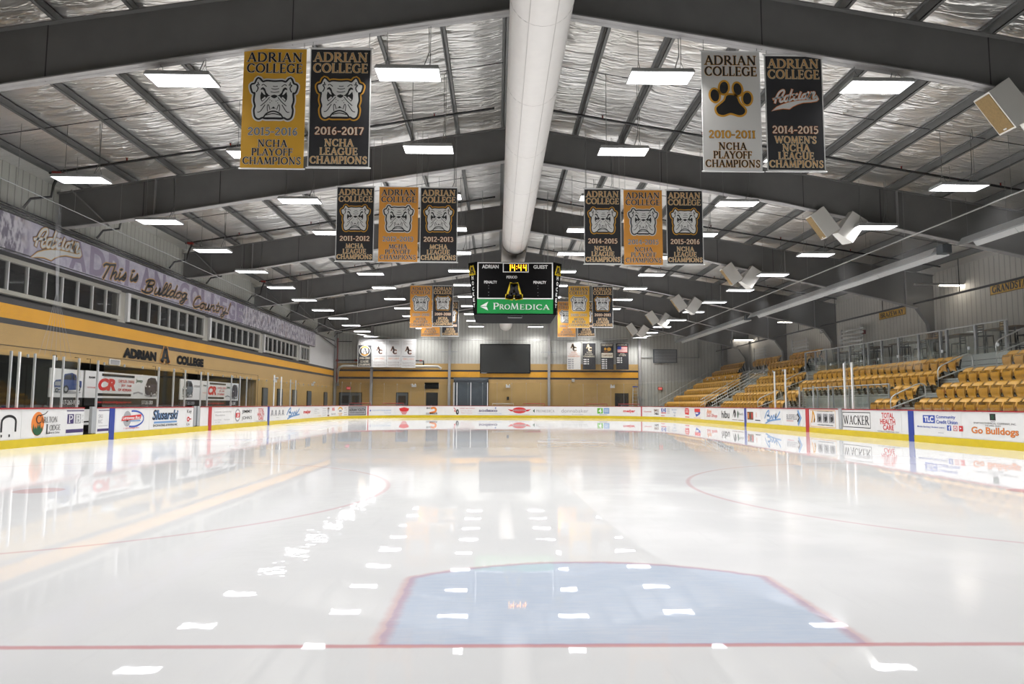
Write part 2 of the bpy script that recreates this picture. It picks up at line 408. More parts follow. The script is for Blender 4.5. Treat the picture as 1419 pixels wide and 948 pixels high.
class Print:
    """flat shapes and lettering laid on the surface of a mesh builder"""
    def __init__(s, mb, o, u, v, n, step=.002, base=.001):
        s.mb = mb; s.o, s.u, s.v, s.n = Vector(o), Vector(u), Vector(v), Vector(n); s.step = step; s.base = base
    def at(s, p, l): return s.o+s.u*p[0]+s.v*p[1]+s.n*(s.base+l*s.step)
    def tris(s, vs, fs, m, l): s.mb.add([s.at(p, l) for p in vs], fs, m)
    def poly(s, pts, m, l=0):
        tri = tessellate_polygon([[Vector((p[0], p[1], 0)) for p in pts]])
        s.tris(pts, [tuple(t) for t in tri], m, l)
    def rect(s, x0, y0, x1, y1, m, l=0): s.tris([(x0, y0), (x1, y0), (x1, y1), (x0, y1)], [(0, 1, 2, 3)], m, l)
    def frame(s, x0, y0, x1, y1, t, m, l=0):
        s.rect(x0, y0, x1, y0+t, m, l); s.rect(x0, y1-t, x1, y1, m, l); s.rect(x0, y0+t, x0+t, y1-t, m, l); s.rect(x1-t, y0+t, x1, y1-t, m, l)
    def ribbon(s, pts, w, m, l=0, ext=0, closed=False):
        N = len(pts); L_ = []; R_ = []
        for i in range(N):
            a = pts[(i-1) % N] if closed else pts[max(i-1, 0)]; c = pts[(i+1) % N] if closed else pts[min(i+1, N-1)]
            dx, dy = c[0]-a[0], c[1]-a[1]; d = math.hypot(dx, dy) or 1e-9; dx /= d; dy /= d
            ww = w[i] if isinstance(w, list) else w; px, py = pts[i]
            if ext and not closed:
                if i == 0: px -= dx*ext; py -= dy*ext
                if i == N-1: px += dx*ext; py += dy*ext
            L_.append((px-dy*ww/2, py+dx*ww/2)); R_.append((px+dy*ww/2, py-dx*ww/2))
        fs = [(i, N+i, N+i+1, i+1) for i in range(N-1)]
        if closed: fs.append((N-1, 2*N-1, N, 0))
        s.tris(L_+R_, fs, m, l)
    def sans(s, text, x, y, w, h, m, l=0, bold=0.0, shear=0.0):      # text squeezed into a box
        vs, fs = sans_tris(text, bold, shear)
        if not vs: return
        x0 = min(p[0] for p in vs); x1 = max(p[0] for p in vs); y0 = min(p[1] for p in vs); y1 = max(p[1] for p in vs)
        s.tris([(x+(p[0]-x0)/(x1-x0)*w, y+(p[1]-y0)/(y1-y0)*h) for p in vs], fs, m, l)
    def serif(s, text, x, y, w, h, m, l=0, out=0.0, k=1.0):
        adv = sum(SERIF[c][0] for c in text); sx = w/adv; cx = x; sy = h
        for c in text:
            a, strokes = SERIF[c]
            for pts, wd in strokes:
                q = [(cx+p[0]*sx, y+p[1]*sy) for p in pts]
                sc = (sx+sy)/2
                if wd == 'c':
                    ww = []
                    for i in range(len(q)):
                        p, r = pts[max(i-1, 0)], pts[min(i+1, len(pts)-1)]; dx, dy = r[0]-p[0], r[1]-p[1]; d = math.hypot(dx, dy) or 1
                        ww.append((.07+.10*abs(dy)/d)*k*sc+2*out)
                    s.ribbon(q, ww, m, l, out)
                else: s.ribbon(q, wd*k*sc+2*out, m, l, out)
            cx += a*sx
    def script(s, text, x, y, em, m, l=0, width=.1, slant=.28, rise=0.0, ex=None):
        ex = ex or em
        cx = 0
        for c in text:
            a, strokes = SCRIPT[c]
            for pts in strokes:
                q = catmull([(cx+p[0], p[1]) for p in pts], False, 5) if len(pts) > 1 else None
                if q is None:
                    p = pts[0]; e = ellipse(cx+p[0], p[1], .045+width*.35, .045+width*.35, 10)
                    s.poly([(x+(px+slant*py)*ex, y+py*em+rise*px*ex) for px, py in e], m, l); continue
                s.ribbon([(x+(px+slant*py)*ex, y+py*em+rise*px*ex) for px, py in q], width*em, m, l, width*em*.3)
            cx += a
        return cx*ex
def arc(cx, cy, rx, ry, a0, a1, n=12):
    return [(cx+rx*math.cos(math.radians(a0+(a1-a0)*i/n)), cy+ry*math.sin(math.radians(a0+(a1-a0)*i/n))) for i in range(n+1)]
T_, t_, s_ = .165, .08, .055
def st(x, y0=0, y1=1, w=T_, b=True, t=True, hw=.15):
    o = [([(x, y0+.02), (x, y1-.02)], w)]
    if b: o.append(([(x-hw, y0+.025), (x+hw, y0+.025)], s_))
    if t: o.append(([(x-hw, y1-.025), (x+hw, y1-.025)], s_))
    return o
def sf(x, y, hw=.13): return [([(x-hw, y), (x+hw, y)], s_)]
SERIF = {
 ' ': (.35, []),
 'A': (.88, [([(.13, .02), (.43, .98)], t_), ([(.42, .99), (.74, .02)], T_), ([(.24, .34), (.62, .34)], .06)]+sf(.13, .025)+sf(.74, .025, .14)),
 'B': (.72, st(.17, hw=.12)+[([(.17, .965), (.4, .965)]+arc(.4, .755, .17, .21, 90, -90, 8)+[(.17, .54)], 'c'), ([(.4, .52)]+arc(.42, .275, .21, .245, 90, -90, 8)+[(.17, .035)], 'c')]),
 'C': (.86, [(arc(.47, .5, .36, .46, 48, 312, 16), 'c'), ([(.74, .70), (.74, .93)], .05), ([(.74, .08), (.74, .30)], .05)]),
 'D': (.94, st(.18, hw=.12)+[([(.18, .965), (.42, .965)]+arc(.42, .5, .38, .465, 90, -90, 14)+[(.18, .035)], 'c')]),
 'E': (.70, st(.18, hw=.12)+[([(.18, .965), (.58, .965)], .06), ([(.18, .52), (.50, .52)], .06), ([(.18, .035), (.62, .035)], .06), ([(.58, .99), (.58, .80)], .05), ([(.62, .01), (.62, .22)], .05), ([(.50, .43), (.50, .61)], .05)]),
 'F': (.66, st(.18, hw=.12)+[([(.18, .965), (.58, .965)], .06), ([(.18, .52), (.50, .52)], .06), ([(.58, .99), (.58, .80)], .05), ([(.50, .43), (.50, .61)], .05)]),
 'G': (.92, [(arc(.47, .5, .36, .46, 48, 320, 16), 'c'), ([(.74, .70), (.74, .93)], .05), ([(.74, .08), (.74, .45)], T_*.9)]+sf(.74, .45, .14)),
 'H': (.98, st(.2, hw=.13)+st(.76, hw=.13)+[([(.2, .51), (.76, .51)], .06)]),
 'I': (.42, st(.21)),
 'K': (.86, st(.18, hw=.12)+[([(.68, .97), (.25, .45)], t_), ([(.34, .55), (.74, .03)], T_)]+sf(.68, .975)+sf(.74, .025)),
 'L': (.68, st(.18, hw=.12)+[([(.18, .035), (.6, .035)], .06), ([(.6, .01), (.6, .24)], .05)]),
 'M': (1.08, [([(.16, .02), (.22, .98)], t_), ([(.22, .98), (.54, .06)], T_), ([(.54, .06), (.84, .98)], t_), ([(.84, .98), (.92, .02)], T_)]+sf(.16, .025, .12)+sf(.92, .025, .14)),
 'N': (1.0, [([(.2, .02), (.2, .98)], t_), ([(.2, .98), (.78, .03)], T_), ([(.78, .03), (.78, .98)], t_)]+sf(.2, .025, .12)+sf(.2, .975, .12)+sf(.78, .975, .12)),
 'O': (.98, [(arc(.49, .5, .38, .46, 90, 450, 24), 'c')]),
 'P': (.70, st(.18, hw=.13)+[([(.18, .965), (.38, .965)]+arc(.38, .715, .22, .25, 90, -90, 8)+[(.18, .465)], 'c')]),
 'R': (.84, st(.18, hw=.12)+[([(.18, .965), (.38, .965)]+arc(.38, .735, .21, .23, 90, -90, 8)+[(.18, .505)], 'c'), ([(.36, .5), (.74, .03)], T_)]+sf(.74, .025, .1)),
 'S': (.66, [(catmull([(.54, .78), (.46, .94), (.28, .95), (.14, .80), (.22, .60), (.44, .44), (.54, .24), (.42, .06), (.22, .05), (.11, .24)], False, 3), .12), ([(.55, .72), (.55, .96)], .05), ([(.1, .04), (.1, .28)], .05)]),
 'T': (.76, st(.38, t=False)+[([(.06, .965), (.70, .965)], .06), ([(.06, .99), (.06, .78)], .05), ([(.70, .99), (.70, .78)], .05)]),
 'U': (.94, [([(.2, .98), (.2, .35)]+arc(.46, .35, .26, .31, 180, 360, 10)+[(.72, .98)], 'c')]+sf(.2, .975, .13)+sf(.72, .975, .12)),
 'V': (.9, [([(.12, .98), (.45, .02)], T_), ([(.45, .02), (.76, .98)], t_)]+sf(.12, .975, .13)+sf(.76, .975, .12)),
 'W': (1.24, [([(.1, .98), (.36, .02)], T_), ([(.36, .02), (.62, .95)], t_), ([(.6, .95), (.86, .02)], T_), ([(.86, .02), (1.12, .98)], t_)]+sf(.1, .975, .12)+sf(1.12, .975, .12)),
 'X': (.86, [([(.12, .98), (.74, .02)], T_), ([(.72, .98), (.12, .02)], t_)]+sf(.12, .975)+sf(.74, .025)+sf(.72, .975)+sf(.12, .025)),
 'Y': (.84, [([(.1, .98), (.42, .46)], T_), ([(.74, .98), (.42, .46)], t_), ([(.42, .48), (.42, .02)], T_)]+sf(.1, .975)+sf(.74, .975)+sf(.42, .025)),
 'Z': (.8, [([(.1, .965), (.68, .965)], .06), ([(.68, .96), (.1, .04)], T_), ([(.1, .035), (.7, .035)], .06), ([(.1, .99), (.1, .8)], .05), ([(.7, .01), (.7, .22)], .05)]),
 "'": (.2, [([(.1, 1), (.1, .75)], .1)]), '.': (.25, [([(.1, .0), (.1, .12)], .12)]), ',': (.25, [([(.12, .1), (.06, -.14)], .1)]),
 '-': (.48, [([(.06, .42), (.42, .42)], .11)]),
 '0': (.74, [(arc(.37, .5, .26, .46, 90, 450, 20), 'c')]), '1': (.50, st(.26)+[([(.08, .84), (.26, .95)], .07)]),
 '2': (.70, [(catmull([(.12, .76), (.2, .93), (.4, .95), (.54, .76), (.46, .52), (.24, .26), (.1, .06)], False, 3), .13), ([(.1, .05), (.6, .05)], .11)]),
 '3': (.66, [(catmull([(.12, .86), (.3, .96), (.5, .80), (.42, .58), (.28, .53)], False, 3), .12), (catmull([(.28, .53), (.46, .48), (.55, .28), (.42, .06), (.22, .04), (.08, .14)], False, 3), .13)]),
 '4': (.74, [([(.5, .02), (.5, .98)], T_), ([(.5, .97), (.08, .30)], t_), ([(.08, .28), (.68, .28)], .08)]+sf(.5, .025)),
 '5': (.68, [([(.18, .96), (.56, .96)], .09), ([(.19, .97), (.15, .56)], .08), (catmull([(.15, .56), (.36, .62), (.54, .44), (.50, .16), (.28, .03), (.08, .12)], False, 3), .13)]),
 '6': (.70, [(catmull([(.54, .95), (.32, .82), (.17, .50), (.2, .16), (.36, .04), (.54, .18), (.52, .44), (.36, .56), (.2, .44)], False, 3), .12)]),
 '7': (.66, [([(.08, .95), (.6, .95)], .10), ([(.58, .94), (.26, .02)], .14)]),
 '8': (.70, [(arc(.35, .74, .19, .2, 90, 450, 12), .12), (arc(.35, .28, .23, .24, 90, 450, 12), .12)]),
 '9': (.70, [(catmull([(.16, .05), (.38, .18), (.53, .50), (.50, .84), (.34, .96), (.16, .82), (.18, .56), (.34, .44), (.5, .56)], False, 3), .12)]),
 '/': (.5, [([(.05, 0), (.45, 1)], .1)]), '&': (.9, [(catmull([(.75, .05), (.3, .6), (.28, .88), (.45, .92), (.48, .74), (.2, .4), (.14, .14), (.36, .03), (.72, .45)], False, 3), .1)]),
 '!': (.3, [([(.15, 1), (.15, .3)], .12), ([(.15, .0), (.15, .12)], .12)]),
}
SCRIPT = {
 ' ': (.22, []),
 'T': (.58, [[(.0, .86), (.1, 1.0), (.35, .98), (.66, 1.02)], [(.36, .98), (.28, .5), (.2, .0)]]),
 'h': (.44, [[(.06, 1.0), (.06, .5), (.05, .0)], [(.06, .3), (.2, .5), (.29, .42), (.27, .1), (.34, .0), (.44, .1)]]),
 'i': (.24, [[(.06, .5), (.05, .12), (.12, .0), (.24, .1)], [(.07, .74)]]),
 's': (.32, [[(.0, .08), (.13, .34), (.17, .52), (.24, .25), (.18, .02), (.06, .04)]]),
 'B': (.62, [[(.2, .96), (.14, .5), (.12, .0)], [(.0, .8), (.14, .98), (.4, 1.0), (.47, .8), (.38, .6), (.16, .54)], [(.16, .54), (.42, .5), (.5, .28), (.38, .04), (.16, .0), (-.06, .1)]]),
 'u': (.42, [[(.05, .5), (.04, .12), (.12, .0), (.26, .16), (.28, .5)], [(.28, .5), (.28, .1), (.34, .0), (.44, .1)]]),
 'l': (.25, [[(.0, .1), (.2, .7), (.18, .98), (.09, .92), (.06, .25), (.12, .0), (.26, .1)]]),
 'd': (.43, [[(.3, .42), (.14, .5), (.03, .22), (.1, .0), (.22, .08), (.31, .4)], [(.33, 1.0), (.31, .4), (.3, .12), (.36, .0), (.45, .1)]]),
 'o': (.38, [[(.2, .5), (.05, .36), (.05, .1), (.17, .0), (.3, .16), (.28, .42), (.18, .5), (.38, .42)]]),
 'g': (.42, [[(.3, .44), (.14, .5), (.03, .25), (.1, .04), (.22, .1), (.3, .4)], [(.32, .5), (.29, -.15), (.16, -.42), (.02, -.3), (.16, -.1), (.42, .1)]]),
 'C': (.52, [[(.44, .82), (.32, 1.0), (.1, .78), (.05, .28), (.2, .0), (.5, .16)]]),
 'n': (.42, [[(.05, .5), (.05, .0)], [(.05, .3), (.2, .5), (.28, .42), (.27, .1), (.33, .0), (.44, .1)]]),
 't': (.27, [[(.12, .86), (.1, .3), (.1, .08), (.17, .0), (.28, .1)], [(.0, .55), (.26, .57)]]),
 'r': (.30, [[(.05, .5), (.05, .0)], [(.05, .34), (.15, .5), (.28, .46)]]),
 'y': (.40, [[(.05, .5), (.05, .2), (.14, .06), (.27, .2)], [(.29, .5), (.27, -.15), (.15, -.4), (.02, -.28), (.14, -.1), (.42, .1)]]),
 '!': (.25, [[(.16, 1.05), (.12, .3)], [(.1, .05)]]),
}

# ------------------------------------------------------------------ emblems (drawn in a unit square, y up)
def px(pts, sc=948.0): return [(x/sc, 1-y/sc) for x, y in pts]
def dog_emblem(P, cx, cy, size, halo, l0=1):
    half = [(432, 200), (300, 192), (225, 208), (150, 140), (100, 235), (35, 268), (62, 380), (108, 398), (98, 540), (122, 640), (106, 720), (125, 830), (178, 866), (240, 838), (300, 852), (432, 850)]
    full = half+[(864-x, y) for x, y in reversed(half[1:-1])]
    def tr(q): return [(cx+(a-.456)*size, cy+(b-.47)*size) for a, b in px(q)]
    out = catmull(tr(full), True, 4); k = size/948
    P.ribbon(out, 118*k, halo, l0, closed=True); P.ribbon(out, 66*k, 'near_black', l0+1, closed=True)
    P.poly(out, 'print_white', l0+2)
    def both(q, w, fill=False, col='near_black'):
        for mir in (0, 1):
            qq = [(864-x, y) if mir else (x, y) for x, y in q]
            if fill: P.poly(tr(qq), col, l0+3 if col == 'near_black' else l0+4)
            else: P.ribbon(catmull(tr(qq), False, 4), w*k, col, l0+3, w*k*.2)
    both([(195, 350), (205, 315), (240, 296), (275, 325), (300, 395), (340, 440), (372, 450), (340, 462), (285, 440), (262, 375), (235, 338)], 0, True)
    both([(212, 378), (255, 430), (335, 458), (300, 500), (228, 566), (200, 520), (195, 450)], 0, True)
    both([(222, 522), (275, 472), (296, 494), (232, 548)], 0, True, 'print_white')
    P.poly(tr([(375, 465), (395, 445), (440, 432), (485, 445), (500, 465), (465, 492), (440, 500), (412, 490)]), 'near_black', l0+3)
    for q in ([(410, 278), (452, 284), (495, 276)], [(385, 320), (430, 332), (475, 330), (520, 318)], [(372, 380), (440, 392), (526, 376)]):
        P.ribbon(catmull(tr(q), False, 4), 13*k, 'near_black', l0+3)
    both([(215, 265), (245, 245), (298, 285)], 15); both([(208, 640), (290, 565), (358, 482)], 15); both([(155, 755), (205, 738), (282, 618)], 15)
    both([(146, 205), (152, 245), (122, 262), (150, 305), (142, 350), (120, 385)], 20); both([(152, 240), (176, 250), (150, 272)], 10)
    both([(330, 740), (322, 655), (342, 615), (372, 705)], 13)
    P.poly(tr([(380, 700), (432, 648), (484, 700), (450, 684), (432, 690), (412, 684)]), 'near_black', l0+3)
    P.ribbon(catmull(tr([(262, 850), (320, 775), (432, 735), (544, 775), (602, 850)]), False, 5), 26*k, 'near_black', l0+3)
    P.ribbon(catmull(tr([(305, 806), (432, 780), (560, 806)]), False, 5), 18*k, 'near_black', l0+3)
    P.ribbon(tr([(280, 858), (432, 856), (588, 858)]), 22*k, 'near_black', l0+3)
    for q in ((365, 528), (398, 548), (368, 578), (476, 550), (505, 535), (505, 585)): P.poly(tr([(q[0]+9*math.cos(a*PI/4), q[1]+9*math.sin(a*PI/4)) for a in range(8)]), 'near_black', l0+3)
def paw_emblem(P, cx, cy, size, l0=1):
    def tr(q): return [(cx+(x/1087-.495)*size, cy+(.53-y/1087)*size) for x, y in q]
    pads = [ellipse(238, 442, 82, 118, 20, -.12), ellipse(412, 290, 80, 118, 20, .12), ellipse(670, 315, 76, 118, 20, -.16), ellipse(848, 495, 80, 118, 20, .06)]
    pad = catmull([(540, 430), (460, 450), (420, 540), (330, 620), (262, 690), (290, 790), (390, 822), (530, 780), (690, 822), (780, 790), (800, 710), (700, 590), (640, 460)], True, 5)
    for q in pads+[pad]: P.ribbon(tr(q), 74*size/1087, 'print_gold', l0, closed=True)
    for q in pads+[pad]: P.poly(tr(q), 'near_black', l0+1)
def script_word(P, x, y, size, l0=1, fill='print_white', edge='print_orange', halo='near_black', sx=1.0):
    def tr(q): return [(x+a/1419*size*sx, y-(b-600)/1419*size) for a, b in q]
    st_ = [[(205, 645), (250, 500), (330, 370), (425, 322), (440, 380), (390, 470), (335, 580), (345, 630), (405, 600)], [(165, 555), (280, 520), (410, 500)],
           [(560, 455), (480, 480), (440, 555), (455, 605), (505, 590), (560, 500)], [(640, 310), (580, 470), (545, 575), (575, 590), (640, 540)],
           [(640, 440), (690, 425), (685, 460), (765, 415)], [(705, 440), (675, 520), (695, 570), (760, 545)],
           [(855, 370), (810, 480), (805, 545), (870, 530)], [(1000, 405), (920, 430), (880, 500), (895, 540), (955, 515), (1020, 410)], [(1045, 365), (1000, 490), (1015, 535), (1080, 500)],
           [(1125, 365), (1090, 460), (1070, 540)], [(1095, 450), (1160, 368), (1200, 380), (1165, 470), (1165, 525), (1245, 460)]]
    tail = [(1245, 450), (1275, 490), (1295, 545), (1250, 592), (1100, 620), (900, 636), (760, 680), (640, 740), (560, 803), (400, 792), (250, 818), (115, 865), (250, 750), (400, 680), (560, 628), (750, 592), (950, 572), (1180, 556), (1240, 525), (1215, 490)]
    k = size/1419
    for w, m, l in ((92, halo, l0), (68, edge, l0+1), (44, fill, l0+2)):
        for q in st_: P.ribbon(catmull(tr(q), False, 4), w*k, m, l, w*k*.35)
        if l < l0+2: P.ribbon(tr(tail), (w-36)*k, m, l, closed=True)
        P.poly(tr(tail), m, l)
def block_A(P, x, y, w, h, m, l, edge=None, e=0.0):      # collegiate block letter
    for mm, o, ll in (([(edge, e, l)] if edge else [])+[(m, 0, l+(1 if edge else 0))]):
        sx = lambda a: x+a*w
        P.ribbon([(sx(.16), y), (sx(.43), y+h)], .27*w+2*o, mm, ll, o); P.ribbon([(sx(.84), y), (sx(.57), y+h)], .27*w+2*o, mm, ll, o)
        P.ribbon([(sx(.25), y+.3*h), (sx(.75), y+.3*h)], .15*h+2*o, mm, ll, o); P.ribbon([(sx(.34), y+.94*h), (sx(.66), y+.94*h)], .13*h+2*o, mm, ll, o)
        for a in (.16, .84): P.ribbon([(sx(a-.16), y+.06*h), (sx(a+.16), y+.06*h)], .12*h+2*o, mm, ll, o)

# ------------------------------------------------------------------ room shell
b = MB(); b.quad((-W-8, YN, -.02), (XR+.5, YN, -.02), (XR+.5, YF+.3, -.02), (-W-8, YF+.3, -.02), 'dark_floor'); struct(b.build('floor_slab'))
def rink_pts(off=0.0, n=14, y0=None):
    r = RC+off; o = []
    for cx, cy_, a0 in ((W-RC, RC, -90), (W-RC, L-RC, 0), (-W+RC, L-RC, 90), (-W+RC, RC, 180)):
        for i in range(n+1):
            a = math.radians(a0+90*i/n); o.append((cx+r*math.cos(a), cy_+r*math.sin(a)))
    return o
b = MB(); q = rink_pts(.02); b.add([(x, y, 0) for x, y in q], [tuple(range(len(q)))], 'ice')
struct(b.build('floor'))

# left wall: block below, stripe bands, siding above; opening for the benches and the press-box windows
AL0, AL1, ALZ = 8.0, 42.8, 2.58           # bench alcove
WIN = [(12.0, 26.9), (27.5, 34.7), (35.4, 42.9), (43.7, 51.0), (51.6, 54.3)]
WZ0, WZ1 = 4.45, 5.42
b = MB()
def lw(y0, y1, z0, z1, m): b.box(XL-.25, XL, y0, y1, z0, z1, m)
lw(YN, AL0, 0, ALZ, 'block_tan'); lw(AL1, YF, 0, ALZ, 'block_tan')
lw(YN, YF, ALZ, 3.50, 'block_tan'); lw(YN, YF, 3.50, 3.67, 'block_char'); lw(YN, YF, 3.67, 4.10, 'block_gold'); lw(YN, YF, 4.10, 4.28, 'block_char')
struct(b.build('wall_left'))
b = MB()
lw(54.6, YF, 4.28, 6.75, 'white'); lw(YN, 54.6, 5.45, 6.75, 'charcoal_strip')
lw(YN, YF, 6.75, roof_z(XL)-.02, 'siding_y')
b.box(XL, XL+.10, YN, YF, 6.74, 6.80, 'beam'); b.box(XL, XL+.06, YN, YF, 6.80, 7.02, 'siding_y')
struct(b.build('wall_left_upper'))
b = MB(); b.box(XL, XL+.012, AL0, AL1+.25, 2.86, 2.875, 'charcoal_strip'); b.box(XL, XL+.012, AL1+.235, AL1+.25, .3, 2.87, 'charcoal_strip'); struct(b.build('trim_1'))
# alcove interior
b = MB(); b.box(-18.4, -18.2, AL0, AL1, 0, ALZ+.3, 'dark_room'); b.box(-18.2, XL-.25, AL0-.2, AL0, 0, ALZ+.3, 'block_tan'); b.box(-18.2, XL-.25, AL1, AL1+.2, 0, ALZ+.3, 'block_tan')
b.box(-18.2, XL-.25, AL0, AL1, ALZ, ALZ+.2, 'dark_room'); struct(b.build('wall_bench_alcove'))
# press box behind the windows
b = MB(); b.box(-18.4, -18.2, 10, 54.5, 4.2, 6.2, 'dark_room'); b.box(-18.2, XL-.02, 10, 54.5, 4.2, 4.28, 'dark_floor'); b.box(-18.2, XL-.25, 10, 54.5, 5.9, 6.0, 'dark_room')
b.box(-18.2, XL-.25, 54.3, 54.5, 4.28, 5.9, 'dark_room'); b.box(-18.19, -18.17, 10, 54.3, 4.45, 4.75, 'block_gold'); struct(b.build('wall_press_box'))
# far wall
b = MB()
def fw(x0, x1, z0, z1, m): b.box(x0, x1, YF, YF+.25, z0, z1, m)
XM = 12.25
for z0, z1, m in ((0, 3.40, 'block_tan'), (3.40, 3.57, 'block_navy'), (3.57, 4.07, 'block_gold'), (4.07, 4.23, 'block_navy'), (4.23, 4.79, 'block_tan')): fw(XL-.25, XM, z0, z1, m)
vs = [(XL-.25, 4.79), (XM, 4.79), (XM, 0), (XR+.3, 0), (XR+.3, roof_z(XR)), (0, roof_z(0)), (XL-.25, roof_z(XL))]
b.prism(vs, 1, YF, YF+.25, 'siding_x')
struct(b.build('wall_far'))
b = MB(); b.box(XR, XR+.25, YN, YF, 0, roof_z(XR), 'siding_lifted'); struct(b.build('wall_right'))
b = MB(); b.prism([(XL-.25, 0), (XR+.25, 0), (XR+.25, roof_z(XR)), (0, roof_z(0)), (XL-.25, roof_z(XL))], 1, YN-.25, YN, 'siding_x'); struct(b.build('wall_near'))

# roof: foil sagging a little between purlins
PX = [.45+1.55*i for i in range(13)]
for sgn, end, nm in ((-1, XL-.25, 'ceiling_left'), (1, XR+.25, 'ceiling_right')):
    xs = [0]+[x for x in PX if x < abs(end)]+[abs(end)]
    b = MB(); cols = []
    for i in range(len(xs)-1):
        for k in range(4):
            t = k/4; x = xs[i]+(xs[i+1]-xs[i])*t; cols.append((x, roof_z(x)-.0-.07*math.sin(PI*t)))
    cols.append((xs[-1], roof_z(xs[-1])))
    ys = [YN+(YF-YN)*i/46 for i in range(47)]
    vs = [(sgn*x, y, z) for y in ys for x, z in cols]; n = len(cols)
    fs = [(j*n+i, j*n+i+1, (j+1)*n+i+1, (j+1)*n+i) for j in range(46) for i in range(n-1)]
    b.add(vs, fs, 'foil', True); struct(b.build(nm))
    for x in PX:
        if x > abs(end)-.3: continue
        p = MB(); zt = roof_z(x)-.015; d = .235
        p.box(-.01, .01, YN, YF-.02, zt-d, zt, 'purlin'); p.box(-.01, .085, YN, YF-.02, zt-d, zt-d+.015, 'purlin'); p.box(-.085, .01, YN, YF-.02, zt-.015, zt, 'purlin')
        p.box(.075, .085, YN, YF-.02, zt-d, zt-d+.035, 'purlin')
        struct(p.build('purlin', loc=(sgn*x, 0, 0)))
# rigid frames
BOT = [(XL+.0, 6.87), (-13.5, 7.08), (-9, 7.87), (-.4, 9.32), (.4, 9.32), (9, 7.95), (13.5, 6.97), (17.5, 6.12), (19.1, 5.72)]
def make_frame(y):
    b = MB()
    bp = [(max(x, XL+.02), z) for x, z in BOT]
    tp = [(19.95, beam_top(19.95)), (0, beam_top(0)), (XL+.02, beam_top(XL))]
    b.prism(bp+[(19.6, 5.0), (19.95, 2.4)]+tp[0:1]+tp[1:], 1, y-.012, y+.012, 'beam')
    def strip(p, q, w, t, m):
        (x0, z0), (x1, z1) = p, q
        b.hexa([(x0, y-w, z0), (x1, y-w, z1), (x1, y+w, z1), (x0, y+w, z0)], [(x0, y-w, z0+t), (x1, y-w, z1+t), (x1, y+w, z1+t), (x0, y+w, z0+t)], m)
    for p, q in zip(bp, bp[1:]): strip(p, q, .13, .03, 'beam_light')
    for p, q in zip(tp, tp[1:]): strip((p[0], p[1]-.03), (q[0], q[1]-.03), .13, .03, 'beam')
    for (x0, z0), (x1, z1) in (((19.1, 5.72), (19.6, 5.0)), ((19.6, 5.0), (19.95, 2.4))):
        b.hexa([(x0, y-.13, z0), (x1, y-.13, z1), (x1+.03, y-.13, z1), (x0+.03, y-.13, z0)], [(x0, y+.13, z0), (x1, y+.13, z1), (x1+.03, y+.13, z1), (x0+.03, y+.13, z0)], 'beam')
    def zb(x):
        for (x0, z0), (x1, z1) in zip(bp, bp[1:]):
            if x0 <= x <= x1: return z0+(z1-z0)*(x-x0)/(x1-x0)
    for x in (-12.0, 12.9, 18.6): b.box(x-.012, x+.012, y-.12, y+.12, zb(x), beam_top(x)-.03, 'beam_light')
    for x in (-12.4, -9.9, -4.9, 4.9, 9.73, 12.36): b.box(x-.01, x+.01, y-.02, y+.02, zb(x), beam_top(x)-.03, 'charcoal_strip')
    for x in (-14.1, ): b.bar((x+.6, y, 7.0), (x-.4, y-.5, beam_top(x)-.2), .05, .05, 'beam')
    return struct(b.build('roof_frame'))
for y in FRAMES: make_frame(y)
# end-wall rafter and posts
b = MB(); bp = [(XL, beam_top(XL)-.55), (0, beam_top(0)-.55), (19.9, beam_top(19.9)-.55)]; tp = [(19.9, beam_top(19.9)), (0, beam_top(0)), (XL, beam_top(XL))]
b.prism(bp+tp, 1, YF-.1, YF-.04, 'beam')
for p, q in zip(bp, bp[1:]): b.hexa([(p[0], YF-.2, p[1]), (q[0], YF-.2, q[1]), (q[0], YF, q[1]), (p[0], YF, p[1])], [(p[0], YF-.2, p[1]+.03), (q[0], YF-.2, q[1]+.03), (q[0], YF, q[1]+.03), (p[0], YF, p[1]+.03)], 'beam')
struct(b.build('roof_frame'))
for i, x in enumerate((-15.05, -11.83, -4.9, 4.02, 12.2, 19.75)):
    b = MB(); zt = beam_top(x)-.5
    b.box(-.11, .11, YF-.26, YF-.245, 0, zt, 'beam_light'); b.box(-.012, .012, YF-.245, YF-.02, 0, zt, 'beam'); b.box(-.11, .11, YF-.03, YF-.015, 0, zt, 'beam')
    struct(b.build('wall_column', loc=(x, 0, 0)))

# ------------------------------------------------------------------ press-box windows
b = MB()
edges = [(YN, WIN[0][0])]+[(WIN[i][1], WIN[i+1][0]) for i in range(4)]+[(WIN[4][1], 54.6)]
for a, c in edges: b.box(XL-.22, XL+.02, a, c, 4.28, 5.45, 'frame_grey')
struct(b.build('trim_2'))
NP = [17, 8, 8, 8, 4]
for i, (a, c) in enumerate(WIN):
    w = struct(empty('window_%d' % (i+1), (XL, a, WZ0)))
    b = MB(); n = c-a; h = WZ1-WZ0
    b.box(-.05, .12, -.08, n+.08, -.09, .03, 'frame_grey'); b.box(-.05, .10, -.05, n+.05, h-.08, h+.05, 'frame_grey')
    b.box(-.05, .14, -.09, .10, -.12, h+.03, 'white'); b.box(-.05, .10, n-.08, n+.05, 0, h, 'offwhite')
    struct(b.build('window_frame', w))
    k = NP[i]; pw = n/k
    for j in range(1, k):
        b = MB(); b.box(-.03, .07, j*pw-.024, j*pw+.024, .03, h-.08, 'white'); struct(b.build('mullion', w))
    b = MB(); b.box(.0, .012, .1, n-.08, .03, h-.08, 'window_glass'); struct(b.build('window_pane', w))

